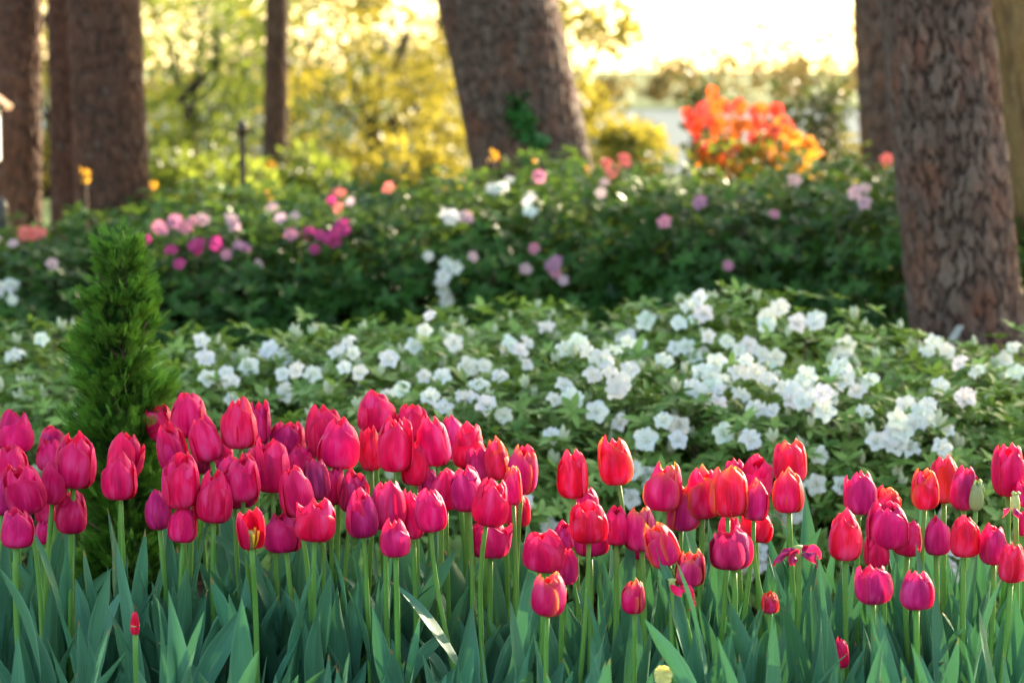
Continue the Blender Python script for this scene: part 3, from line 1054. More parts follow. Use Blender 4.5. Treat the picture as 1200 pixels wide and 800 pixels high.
def put_blossom(sh, p, nrm, size, color, rng, name="blossom", label=None):
    o = share(name, rng.choice(BLOSSOMS), sh['t'])
    to_cam = (Vector((0, 0, EYE)) - p).normalized()
    f = (nrm * 0.55 + to_cam * 0.75 + Vector((rng.gauss(0, .28), rng.gauss(0, .2), rng.gauss(0.12, .22)))).normalized()
    o.rotation_euler = (f.to_track_quat('Z', 'Y') @ Quaternion((0, 0, 1), rng.uniform(0, 6.28))).to_euler()
    o.location = p - sh['t'].location + f * 0.012
    o.scale = (size, size, size)
    c = [max(0.0, x * rng.uniform(0.93, 1.04)) for x in color]
    o.color = (*c, 1)
    sh['blooms'] += 1
    return o


# --- the white azaleas behind the tulips
WG = "white azaleas behind the tulip bed"
white = [
    shrub("white_azalea", "pale leafed azalea with few flowers left of the dwarf conifer", 20, 5.2, 392, 0.42, 0.42, 1125, 0.036, M['azalea_leaf'], 101, WG),
    shrub("white_azalea", "white azalea just right of the dwarf conifer, its flowers scattered among pale leaves", 285, 5.0, 392, 0.40, 0.42, 1125, 0.036, M['azalea_leaf'], 102, WG),
    shrub("white_azalea", "white azalea behind the tallest pink tulips of the middle clump", 470, 4.95, 392, 0.36, 0.42, 1062, 0.036, M['azalea_leaf'], 103, WG),
    shrub("white_azalea", "white azalea with a single round flower above the middle tulips, under the hedge's darkest gap", 590, 5.5, 366, 0.42, 0.40, 1062, 0.037, M['azalea_leaf'], 104, WG),
    shrub("white_azalea", "white azalea with dark gaps and twigs behind the lone tall scarlet tulip", 700, 4.55, 432, 0.36, 0.40, 1250, 0.033, M['azalea_leaf'], 105, WG),
    shrub("white_azalea", "white azalea with dense flower clusters at its top, left of the most flowery one", 745, 5.35, 362, 0.40, 0.42, 1125, 0.036, M['azalea_leaf'], 106, WG),
    shrub("white_azalea", "most flowery white azalea, its big clusters below the dark gap beside the pine", 890, 5.15, 360, 0.44, 0.42, 1250, 0.036, M['azalea_leaf'], 107, WG),
    shrub("white_azalea", "white azalea with dark low branches behind the glowing yellow tipped tulips", 870, 4.45, 436, 0.38, 0.36, 1250, 0.033, M['azalea_leaf'], 108, WG),
    shrub("white_azalea", "white azalea full of closed cream buds before the big plated pine", 1115, 4.95, 404, 0.42, 0.42, 1250, 0.034, M['azalea_leaf'], 109, WG),
    shrub("white_azalea", "budding white azalea behind the pair of red orange tulips and the green tulip bud", 1060, 4.4, 452, 0.36, 0.36, 1187, 0.033, M['azalea_leaf'], 110, WG),
    shrub("white_azalea", "budding white azalea at the photo's right border beyond the seed pod", 1235, 4.55, 440, 0.36, 0.38, 1062, 0.033, M['azalea_leaf'], 111, WG),
    shrub("white_azalea", "green white azalea half hidden behind the left tulips and the dwarf conifer", 140, 4.75, 428, 0.40, 0.36, 1000, 0.035, M['azalea_leaf'], 112, WG),
    shrub("white_azalea", "low white azalea whose leaves show through gaps of the middle tulips' stems", 480, 4.35, 470, 0.40, 0.34, 1000, 0.034, M['azalea_leaf'], 113, WG),
]
WHITE = (0.88, 0.87, 0.83)
spots = [(812,365),(825,371),(737,398),(762,380),(804,411),(790,413),(794,384),(704,427),(729,450),(723,461),(842,430),(825,442),(810,461),(837,459),(865,444),(883,440),(917,367),(898,386),(937,382),(954,386),(887,419),(908,419),(933,461),(927,473),(950,469),(962,484),(979,444),(994,452),(983,421),(1010,490),(887,488),(848,511),(877,521),(779,498),(798,498),(731,500),(792,519),(956,534),(958,571),(937,598),(912,607),(737,586),(1062,480),(1077,492),(1087,500),(1054,511),(1062,532),(1046,511),(1098,457),(1150,442),(1087,419),(1106,415),(1190,444),(1100,530),
         (412,409),(483,411),(500,390),(532,403),(592,407),(641,390),(659,416),(676,412),(734,399),(761,379),(699,427),(693,446),(659,457),(584,448),(562,461),(519,446),(474,461),(725,457),(736,439),(236,403),(294,435),(244,448),(266,442),(240,427),(315,420),(369,442),(341,459),(49,401),(20,424),(396,420),(648,516),(520,484),(600,600),(612,590),(960,690),(885,655),(1110,660),(1165,652),(640,622),(926,575),(505,470),(668,471),(700,485),(757,520),(840,480),(865,470),(905,440),(870,415),(850,405),(818,425),(775,430),(752,412),(722,418),(940,452),(942,475),(920,462),(970,470),(1005,465),(1085,480),(1070,505),(1050,525),(985,436),(832,448),(822,466),(845,452),(330,425),(270,455),(352,436),(425,440),(455,425),(545,430),(610,430),(570,480),(545,475),(1130,470),(1175,425),(1130,430),(740,555),(765,575),(600,410),(890,645),(1120,640),(1000,575)]
brng = random.Random(5)
for (x, y) in spots:
    hit = hit_shrub(x, y, white, 3.7, 6.2)
    if hit is None:
        continue
    sh, p, nrm = hit
    sz = 0.042 * brng.uniform(0.85, 1.15)
    put_blossom(sh, p, nrm, sz, WHITE, brng)
    if brng.random() < (0.34 if x > 640 else 0.3):
        a = brng.uniform(0, 6.28)
        q = p + Vector((math.cos(a) * 0.034, brng.uniform(-0.01, 0.02), math.sin(a) * 0.028))
        put_blossom(sh, q, nrm, sz * brng.uniform(0.75, 0.95), WHITE, brng)
for sh in white:
    k = 60
    cand = [i for i in range(len(sh['pos'])) if sh['axis'][i][2] > 0.1 and sh['pos'][i][1] < 0.12]
    for i in brng.sample(cand, min(k, len(cand))):
        o = share("bud_cluster", brng.choice(BUDS), sh['t'])
        ax = Vector(sh['axis'][i])
        o.location = Vector(sh['pos'][i]) + ax * 0.006
        ax = (ax + Vector((0, 0, 0.8))).normalized()
        o.rotation_euler = ax.to_track_quat('Z', 'Y').to_euler()
        s = brng.uniform(0.022, 0.034)
        o.scale = (s, s, s)

# --- the dark azalea hedge
HG = "dark azaleas of the hedge before the trees"
hedge = [
    shrub("hedge_azalea", "dark azalea at the left border with salmon pink and white flowers", 15, 7.6, 285, 0.46, 0.5, 1305, 0.043, M['hedge_leaf'], 201, HG, per=6, tmpl=LEAF3),
    shrub("hedge_azalea", "dark green azalea directly behind the dwarf conifer's tip", 140, 8.1, 248, 0.48, 0.5, 1377, 0.043, M['hedge_leaf'], 202, HG, per=6, tmpl=LEAF3),
    shrub("hedge_azalea", "azalea with mauve and magenta flowers right of the dwarf conifer's tip", 250, 7.7, 252, 0.42, 0.5, 1377, 0.043, M['hedge_leaf'], 203, HG, per=6, tmpl=LEAF3),
    shrub("hedge_azalea", "azalea with a bright magenta cluster and pale coral flowers above it", 385, 7.8, 240, 0.45, 0.5, 1377, 0.043, M['hedge_leaf'], 204, HG, per=6, tmpl=LEAF3),
    shrub("hedge_azalea", "dark azalea with several white flower clusters before the thick leaning pine", 535, 7.7, 222, 0.48, 0.5, 1522, 0.043, M['hedge_leaf'], 205, HG, per=6, tmpl=LEAF3),
    shrub("hedge_azalea", "dark azalea with a lone mauve cluster low on its front and salmon flowers on top", 690, 7.8, 208, 0.48, 0.5, 1522, 0.043, M['hedge_leaf'], 206, HG, per=6, tmpl=LEAF3),
    shrub("hedge_azalea", "deep green azalea with hardly any flowers, below the orange azalea", 835, 7.7, 212, 0.46, 0.5, 1522, 0.043, M['hedge_leaf'], 207, HG, per=6, tmpl=LEAF3),
    shrub("hedge_azalea", "darkest azalea beside the big plated pine with a few pale pink flowers", 985, 7.8, 198, 0.46, 0.5, 1450, 0.043, M['hedge_leaf'], 208, HG, per=6, tmpl=LEAF3),
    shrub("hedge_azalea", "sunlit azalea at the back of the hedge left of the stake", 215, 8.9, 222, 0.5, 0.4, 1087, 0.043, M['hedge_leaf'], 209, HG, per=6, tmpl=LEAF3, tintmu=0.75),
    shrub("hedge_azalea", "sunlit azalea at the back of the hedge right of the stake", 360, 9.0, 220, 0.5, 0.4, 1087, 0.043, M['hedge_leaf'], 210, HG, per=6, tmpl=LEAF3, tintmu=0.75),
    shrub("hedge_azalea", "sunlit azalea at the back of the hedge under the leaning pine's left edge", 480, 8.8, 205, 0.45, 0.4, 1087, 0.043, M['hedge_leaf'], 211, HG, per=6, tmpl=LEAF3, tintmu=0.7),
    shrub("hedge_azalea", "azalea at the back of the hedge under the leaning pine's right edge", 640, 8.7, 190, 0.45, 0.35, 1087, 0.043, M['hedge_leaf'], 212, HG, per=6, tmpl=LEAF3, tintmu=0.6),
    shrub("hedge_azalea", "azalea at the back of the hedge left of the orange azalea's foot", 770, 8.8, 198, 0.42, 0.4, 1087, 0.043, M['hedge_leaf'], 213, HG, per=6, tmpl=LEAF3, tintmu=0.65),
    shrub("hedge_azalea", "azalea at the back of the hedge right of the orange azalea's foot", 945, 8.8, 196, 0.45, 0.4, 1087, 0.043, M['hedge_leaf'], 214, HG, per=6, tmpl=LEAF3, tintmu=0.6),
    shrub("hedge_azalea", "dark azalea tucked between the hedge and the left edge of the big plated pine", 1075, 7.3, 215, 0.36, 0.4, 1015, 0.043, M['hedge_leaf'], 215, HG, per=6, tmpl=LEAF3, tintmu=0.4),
]
PINK, MAG, PALE, SALM, MAUVE = (0.72, 0.28, 0.42), (0.62, 0.05, 0.27), (0.78, 0.52, 0.58), (0.82, 0.22, 0.20), (0.55, 0.25, 0.42)
hb = [(190,272,PINK,2),(215,270,PINK,3),(205,262,MAUVE,1),(232,288,MAG,3),(212,312,MAG,2),(255,287,MAG,1),(235,260,PALE,2),(270,268,PALE,3),(285,295,MAUVE,2),(266,300,PINK,1),(176,283,MAG,1),(300,312,PALE,1),
      (400,232,SALM,3),(412,240,PALE,1),(388,236,MAG,1),(375,278,MAG,4),(405,272,MAG,3),(392,282,MAG,2),(330,258,PALE,2),(345,257,PALE,1),(340,278,PINK,1),(457,222,SALM,1),
      (575,225,WHITE,2),(592,222,WHITE,3),(620,240,WHITE,2),(597,214,WHITE,1),(522,255,WHITE,1),(533,257,WHITE,2),(545,258,PALE,2),(620,252,WHITE,1),(502,302,WHITE,1),(523,310,WHITE,2),(520,342,WHITE,2),(525,352,WHITE,2),(552,302,PALE,1),(516,336,WHITE,1),
      (647,312,MAUVE,3),(650,322,PINK,1),(628,292,PINK,1),(632,210,PINK,2),(720,190,SALM,3),(735,183,SALM,2),(710,196,SALM,2),(708,218,PALE,2),(660,330,PALE,1),(615,318,PALE,1),
      (780,262,PINK,1),(852,312,PINK,1),(905,255,PINK,1),(822,240,MAUVE,1),(930,215,PALE,1),(1005,228,PALE,2),(1012,240,PALE,2),(1040,190,SALM,1),
      (40,275,SALM,3),(48,278,SALM,1),(10,335,WHITE,3),(5,345,WHITE,2),(60,312,PALE,1),(15,290,PALE,2)]
for (x, y, c, k) in hb:
    for j in range(k):
        xx, yy = (x, y) if j == 0 else (x + brng.gauss(0, 7), y + brng.gauss(0, 6))
        hit = hit_shrub(xx, yy, hedge, 6.4, 9.6)
        if hit is None:
            hit = hit_shrub(xx, yy + 12, hedge, 6.4, 9.6)
            if hit is None:
                continue
        sh, p, nrm = hit
        put_blossom(sh, p + (Vector((0, 0, EYE)) - p).normalized() * 0.02, nrm, 0.044 * brng.uniform(0.8, 1.2), c, brng, "blossom")

# --- the orange azalea, balls of flowers on thin stems
g = ground_at(880, 9.6)
oa = thing("orange_azalea", "glowing orange and red azalea standing above the dark hedge before the lake", "azalea", g)
osh = dict(t=oa, blooms=0)
balls = [(812,152,0),(828,135,0),(838,123,1),(850,128,0),(868,130,1),(822,168,0),(845,150,1),(834,172,0),(862,152,1),(852,172,0),(875,148,1),(890,135,1),(905,128,0),(900,150,0),(915,142,1),(882,165,0),(898,172,1),(912,160,1),(920,150,0),(928,158,1),(938,165,2),(925,178,2),(945,176,2),(950,185,2),(905,185,1),(888,185,2),(868,180,1),(870,200,2),(838,195,2),(820,186,1),(858,196,1),(918,192,2),(940,194,2),(885,203,2),(910,210,2),(858,207,2),(842,183,1),(810,140,0),(880,150,0),(932,190,1)]
OC = [(0.80, 0.09, 0.07), (0.88, 0.22, 0.03), (0.90, 0.42, 0.04)]
mb = MB()
for (x, y, c) in balls:
    dd = 9.6 + brng.uniform(-0.14, 0.14)
    p = at(x, y, dd)
    l = p - g
    s = Vector((l.x * 0.15, l.y * 0.3, -0.02))
    mb.tube([s, s.lerp(l, 0.6) + Vector((0, 0, -0.03)), l], [0.007, 0.0045, 0.002], 5)
    for j in range(2):
        nrm = Vector((brng.gauss(0, 1), brng.gauss(-0.4, 1), brng.gauss(0.4, .8))).normalized()
        col = OC[min(2, max(0, c + brng.choice((-1, 0, 0, 0, 1))))]
        put_blossom(osh, p + nrm * 0.018, nrm, 0.060 * brng.uniform(0.8, 1.15), col, brng) if osh['blooms'] < 100 else None
mb.build("stems", M['twig'], oa)
# past a hundred flowers on this one shrub, the smaller ones behind are one part
tv = np.array([tuple(v.co) for v in BLOSSOMS[1].vertices])
tf = np.array([tuple(p_.vertices) for p_ in BLOSSOMS[1].polygons])
for col_, lo, hi in (((0.84, 0.14, 0.04), 0, 22), ((0.90, 0.36, 0.03), 20, 46)):
    pp = []
    for (x, y, c) in sorted(balls, key=lambda q: q[2] * 100 + q[1])[lo:hi]:
        for j in range(2):
            pp.append(tuple(at(x + brng.gauss(0, 6), y + brng.gauss(0, 5), 9.66 + brng.uniform(-.1, .18)) - g))
    k = len(pp)
    V, F, T = scatter(tv, tf, np.array(pp), frames_from(RNG.normal(size=(k, 3)), RNG.uniform(0, 6, k)), np.full((k, 3), 0.050) * RNG.uniform(0.8, 1.1, (k, 1)), np.full(k, .5))
    o = build("rear_blossoms", V, F, M['blossom'], oa, uv=np.tile(np.array([[0.5, 0.8]]), (len(V), 1)))
    o.color = (*col_, 1)
    o['kind'] = 'stuff'
n = 420
pos = np.array([tuple(at(brng.uniform(812, 950), brng.uniform(165, 235), 9.6 + brng.uniform(-.2, .2)) - g) for _ in range(n)])
V, F, T = scatter(LEAF3[0], LEAF3[1], pos, frames_from(RNG.normal(size=(n, 3)) + np.array([[0, 0, .6]]), RNG.uniform(0, 6, n)), np.full((n, 1), 0.055) * np.array([[1.1, 1, 1]]), RNG.uniform(0.2, 1, n))
build("leaves", V, F, M['lime_leaf'], oa, tint=T)

# small amber sprigs of new growth standing over the hedge top, one shoot each
SG = "amber shoots over the hedge top"
for (x, y, d, lb) in [(101, 205, 8.3, "amber new shoot before the thick grey brown trunk"), (318, 192, 9.2, "amber shoot below the thin dark trunk"), (313, 228, 9.0, "amber shoot low on the hedge below the thin dark trunk"),
                      (580, 182, 9.0, "amber shoot before the foot of the thick leaning pine"), (624, 192, 9.0, "amber shoot beside the ivy on the leaning pine"), (690, 203, 9.2, "amber shoot right of the leaning pine's foot"),
                      (752, 190, 9.2, "amber shoot between the salmon flowers and the orange azalea"), (960, 205, 8.6, "amber shoot below the right end of the orange azalea"), (1043, 190, 8.3, "amber shoot touching the left edge of the big plated pine"),
                      (146, 224, 8.9, "amber shoot just right of the foot of the thick grey brown trunk"), (178, 216, 9.2, "amber shoot left of the stake, above the sunlit hedge")]:
    p = at(x, y, d)
    t = thing("young_shoot", lb, "shoot", (p.x, p.y, 0), SG)
    k = 14
    pos = RNG.normal(0, 0.010, (k, 3)) + np.array([[0, 0, p.z - 0.012]])
    V, F, T = scatter(LEAF3[0], LEAF3[1], pos, frames_from(RNG.normal(size=(k, 3)) + np.array([[0, 0, 1.2]]), RNG.uniform(0, 6, k)), np.full((k, 1), 0.026) * np.array([[1.2, 1, 1]]), RNG.uniform(0.3, 1, k))
    if 'amber' not in M:
        M['amber'] = leaf_mat("amber_leaf", (0.40, 0.17, 0.02), (0.62, 0.33, 0.04), (0.9, 0.48, 0.04), 0.5, 0.5, 0.3, 3)
    build("leaves", V, F, M['amber'], t, tint=T)
    mb = MB()
    mb.tube([(0.01, 0, -0.03), (0.0, 0, p.z * 0.6), (0, 0, p.z)], [0.005, 0.004, 0.002], 5)
    mb.build("stem", M['twig'], t)

# ------------------------------------------------------------------ the dwarf conifer
DC = 3.42
tp = at(145, 256, DC)
cg = Vector((at(142, 400, DC).x, DC, 0))
con = thing("dwarf_conifer", "small upright green conifer among the left tulips", "conifer", cg)
keys_z = [0.0, 0.12, 0.25, 0.36, 0.46, 0.54, 0.62, 0.68, 0.72, tp.z]
keys_r = [0.080, 0.088, 0.083, 0.073, 0.060, 0.054, 0.045, 0.035, 0.025, 0.011]
sv, sf = [], []
def strip(p, dvec, L_, w):
    b = len(sv)
    pd = np.array([-dvec[1], dvec[0]])
    for q, ww in ((0, .6), (0.5, 1.0), (1.0, 0.18)):
        c_ = np.array(p) + np.array(dvec) * L_ * q
        zc = -0.10 * (c_[1] ** 2)
        l_, r_ = c_ - pd * w * ww, c_ + pd * w * ww
        sv.extend([(l_[0], l_[1], zc), (c_[0], c_[1], zc + w * 0.7), (r_[0], r_[1], zc)])
    for j in range(2):
        for k in range(2):
            a = b + j * 3 + k
            sf.append((a, a + 1, a + 4, a + 3))
strip((0, 0), (0, 1), 1.0, 0.021)
for j in range(6):
    y0 = 0.14 + j * 0.14
    L_ = 0.50 * (1 - 0.62 * j / 6) + 0.05
    for s in (-1, 1):
        a = R(38 + 3 * j)
        strip((0, y0), (s * math.sin(a), math.cos(a)), L_, 0.019)
        strip((s * math.sin(a) * L_ * .45, y0 + math.cos(a) * L_ * .45), (s * math.sin(a * .2), math.cos(a * .2)), L_ * 0.5, 0.018)
SPRAY = (np.array(sv), np.array(sf))
P_, D_, Q_, Z_ = [], [], [], []
r3 = random.Random(12)
for k in range(230):
    f = (k + r3.random()) / 230
    z0 = f ** 0.9 * (tp.z - 0.05)
    a = k * 2.39996 + r3.uniform(-.5, .5)
    R_ = float(np.interp(z0, keys_z, keys_r)) * r3.uniform(0.62, 1.18)
    up_ = r3.uniform(0.30, 1.0)
    d0 = np.array([math.cos(a), math.sin(a), up_])
    bx_ = (tp.x - cg.x) * (z0 / tp.z) + 0.006 * math.sin(z0 * 9)
    side = np.array([-math.sin(a), math.cos(a), 0.0])
    for i in range(int(46 * (0.45 + R_ / 0.085))):
        u_ = r3.random() ** 0.65
        wob_ = r3.gauss(0, 0.26) * R_ * (1.15 - 0.6 * u_)
        P_.append(np.array([bx_, 0, z0]) + d0 * R_ * u_ + side * wob_ + np.array([0, 0, r3.gauss(0, 0.12) * R_]))
        D_.append(d0 + side * wob_ / R_ * 1.8 + np.array([r3.gauss(0, .2), r3.gauss(0, .2), 0.25]))
        Q_.append(u_)
        Z_.append(z0)
for i in range(60):
    P_.append(np.array([tp.x - cg.x + r3.gauss(0, .005), r3.gauss(0, .005), tp.z - 0.012 - r3.random() * 0.05]))
    D_.append(np.array([r3.gauss(0, .3), r3.gauss(0, .3), 1.0]))
    Q_.append(0.9)
    Z_.append(tp.z)
pos, dirs, q, zz = np.array(P_), np.array(D_), np.array(Q_), np.array(Z_)
keep = pos[:, 2] > 0.01
pos, dirs, q, zz = pos[keep], dirs[keep], q[keep], zz[keep]
n = len(pos)
small = np.interp(zz / tp.z, [0, 0.75, 1], [1.0, 0.85, 0.5])
V, F, T = scatter(SPRAY[0], SPRAY[1], pos, frames_from(dirs, RNG.uniform(0, 6.28, n)), ((RNG.uniform(0.015, 0.030, n)) * small)[:, None] * np.array([[1, 1, 1]]), np.clip(RNG.normal(0.42, 0.2, n) + (q - 0.65) * 1.0, 0, 1))
build("crown", V, F, M['conifer_leaf'], con, tint=T)
mb = MB()
mb.tube([(0, 0, -0.03), (0.004, 0, 0.2), ((tp.x - cg.x) * .6, 0, 0.45), (tp.x - cg.x, 0, tp.z - 0.05)], [0.016, 0.012, 0.007, 0.002], 8)
r2 = random.Random(3)
for i in range(70):
    z = r2.uniform(0.05, tp.z - 0.1)
    a = r2.uniform(0, 6.28)
    r_ = float(np.interp(z, keys_z, keys_r)) * 0.8
    mb.tube([(0.003, 0, z - 0.03), (math.cos(a) * r_ * .5, math.sin(a) * r_ * .5, z), (math.cos(a) * r_, math.sin(a) * r_, z + 0.025)], [0.003, 0.002, 0.001], 5)
mb.build("trunk", M['twig'], con)

# ------------------------------------------------------------------ tulips
C_ = {'c': (0.90, 0.003, 0.095), 'k': (0.92, 0.005, 0.150), 'p': (0.56, 0.010, 0.165), 'm': (0.78, 0.004, 0.12), 'd': (0.34, 0.005, 0.065), 'r': (0.92, 0.004, 0.040), 'o': (0.82, 0.030, 0.015), 'v': (0.30, 0.020, 0.12), 'g': (0.30, 0.40, 0.18)}
PT = np.array([0, .05, .13, .25, .38, .52, .66, .79, .90, .97, 1.0])
PR = np.array([.10, .46, .74, .93, 1.0, .99, .95, .87, .76, .61, .47])
PZ = np.array([0, .015, .065, .18, .32, .475, .63, .775, .895, .972, 1.0])
PW = np.array([.55, .80, .98, 1.12, 1.20, 1.22, 1.20, 1.13, 1.02, .86, .50])


def petal_mesh(Rb, H, az, inner, open_, curl, seed, ruffle=0.02, pinch=0.0, na=9, nt=15):
    rng = random.Random(seed)
    V, UV, F = [], [], []
    ts = np.linspace(0, 1, nt)
    ts = ts ** 0.92
    ph1, ph2 = rng.uniform(0, 6.28), rng.uniform(0, 6.28)
    wid = rng.uniform(0.90, 1.06)
    tall = rng.uniform(0.90, 1.04) if inner else rng.uniform(0.82, 1.03)
    skew = rng.choice((-1, 1)) * rng.uniform(0.04, 0.14)
    cr = curl * rng.uniform(0.5, 1.3)
    close = rng.uniform(0.66, 1.12)
    groove = rng.uniform(0.04, 0.11)
    for t in ts:
        r = float(np.interp(t, PT, PR))
        z = float(np.interp(t, PT, PZ)) * tall
        w = float(np.interp(t, PT, PW)) * wid * (1 - pinch)
        r = r * (1 + (close - 1) * max(0, (t - 0.55) / 0.45) ** 1.6) * (0.88 if inner else 1.0) + open_ * max(0, t - 0.25) ** 1.5 * 1.1
        r += cr * max(0, t - 0.72) ** 1.5 * 3.2
        z -= abs(cr) * max(0, t - 0.75) ** 2 * 2.2
        for i in range(na):
            s = -1 + 2 * i / (na - 1)
            a = az + s * w / (1 + open_ * max(0, t - 0.3) * 0.8)
            rr = r * (1 + (0.07 if not inner else -0.03) * s * s + skew * s * (t > 0.05))
            rr *= 1 - groove * math.exp(-(s / 0.16) ** 2) * min(1, t * 3) * (1 - t * 0.4)
            rr += ruffle * math.sin(5 * s + ph1 + 7 * t) * s * s * t
            # the petal's rim drops away from its tip: a rounded, pointed outline
            zz = z - 0.03 * s * s * t - 0.13 * s * s * max(0.0, t - 0.72) / 0.28 + ruffle * 0.6 * math.sin(6 * s + ph2) * t * t
            V.append((Rb * rr * math.cos(a), Rb * rr * math.sin(a), H * zz))
            UV.append((i / (na - 1), t))
    for j in range(nt - 1):
        for i in range(na - 1):
            q = j * na + i
            F.append((q, q + 1, q + na + 1, q + na))
    return np.array(V), np.array(F), UV


def wither_petal(L_, w, az, seed):
    rng = random.Random(seed)
    V, UV = [], []
    nt, na = 12, 5
    ph = rng.uniform(0, 6)
    drop = rng.uniform(0.6, 1.5)
    p = np.array([0.006 * math.cos(az), 0.006 * math.sin(az), 0.004])
    ang = rng.uniform(0.1, 0.7)
    F = []
    for j in range(nt):
        t = j / (nt - 1)
        e = ang - drop * 1.7 * t
        dv = np.array([math.cos(az) * math.cos(e), math.sin(az) * math.cos(e), math.sin(e)])
        p = p + dv * L_ / nt
        tw = ph + 2.6 * t
        side = np.array([-math.sin(az) * math.cos(tw), math.cos(az) * math.cos(tw), math.sin(tw)])
        ww = w * (0.35 + math.sin(math.pi * min(1, t * 0.9 + 0.06)) * 0.9)
        for i in range(na):
            s = -1 + 2 * i / (na - 1)
            V.append(p + side * s * ww + np.cross(side, dv) * (abs(s) ** 1.5) * ww * 0.8)
            UV.append((i / (na - 1), t))
    for j in range(nt - 1):
        for i in range(na - 1):
            q = j * na + i
            F.append((q, q + 1, q + na + 1, q + na))
    return np.array(V), np.array(F), UV


def leaf_mesh(Ln, w, bend, fold, seed, na=9, nt=24):
    """A tulip leaf: sheathing at its foot, broad and waved in the middle, pointed at the tip. Leans towards +X."""
    rng = random.Random(seed)
    V, UV, F = [], [], []
    p = np.array([0.004, 0.0, 0.0])
    ang = rng.uniform(0.02, 0.14)
    ph, fr, amp = rng.uniform(0, 6), rng.uniform(7, 13), rng.uniform(0.20, 0.60)
    tw_ = rng.uniform(-1.5, 1.5)
    side_drift = rng.uniform(-0.14, 0.14)
    for j in range(nt):
        t = j / (nt - 1)
        a = ang + bend * t ** 1.9
        dv = np.array([math.sin(a), side_drift * t, math.cos(a)])
        dv /= np.linalg.norm(dv)
        if j:
            p = p + dv * Ln / (nt - 1)
        up = np.array([-math.cos(a), 0, math.sin(a)])         # towards the stem
        side = np.cross(dv, up)
        side /= np.linalg.norm(side)
        tw = tw_ * t * t
        side2 = side * math.cos(tw) + up * math.sin(tw)
        up2 = -side * math.sin(tw) + up * math.cos(tw)
        prof = max(0.02, (0.66 + 0.34 * math.sin(math.pi * min(1.0, t * 0.70 + 0.10))) * (1 - max(0, (t - 0.66) / 0.34) ** 2.3))
        f = fold * (1.25 - 0.85 * t)
        for i in range(na):
            s = -1 + 2 * i / (na - 1)
            wv = amp * 1.25 * math.sin(fr * t + ph + (0.9 if s > 0 else -0.6)) * abs(s) ** 2 * math.sin(math.pi * t)
            q = p + side2 * (s * w * prof * math.cos(f * abs(s))) + up2 * (w * prof * (abs(s) ** 1.4) * math.sin(f) * 0.95 + w * wv)
            V.append(q)
            UV.append((i / (na - 1), t))
    for j in range(nt - 1):
        for i in range(na - 1):
            q = j * na + i
            F.append((q, q + 1, q + na + 1, q + na))
    return np.array(V), np.array(F), UV


LEAVES = []
for k in range(30):
    r_ = random.Random(900 + k)
    V, F, UV = leaf_mesh(r_.uniform(0.32, 0.38), r_.uniform(0.014, 0.022), r_.choice((0.10, 0.18, 0.25, 0.35, 0.5, 0.9)), r_.uniform(0.5, 1.1), k)
    o = build("leaf", V, F, M['tleaf'], uv=UV)
    LEAVES.append(o.data)
    bpy.data.objects.remove(o)


def add_leaves(t, n, rng, hmax, base=(0, 0)):
    a0 = rng.uniform(0, 6.28)
    for k in range(n):
        me = rng.choice(LEAVES)
        o = share("leaf", me, t)
        o.location = (base[0] + rng.uniform(-.008, .008), base[1] + rng.uniform(-.008, .008), -0.012)
        o.rotation_euler = (rng.uniform(-.08, .08), rng.uniform(-.08, .08), a0 + k * 2.3 + rng.uniform(-.4, .4))
        s = min(1.12, hmax / 0.33 * rng.uniform(0.80, 1.06)) * (1.0 - 0.06 * k)
        o.scale = (rng.uniform(0.7, 1.0) * s ** 0.5, rng.uniform(0.62, 0.92), s)
        g_ = rng.uniform(0.8, 1.15)
        o.color = (g_ * rng.uniform(0.85, 1.25), g_, g_ * rng.uniform(0.85, 1.1), 1)


BED = "tulips of the flower bed"


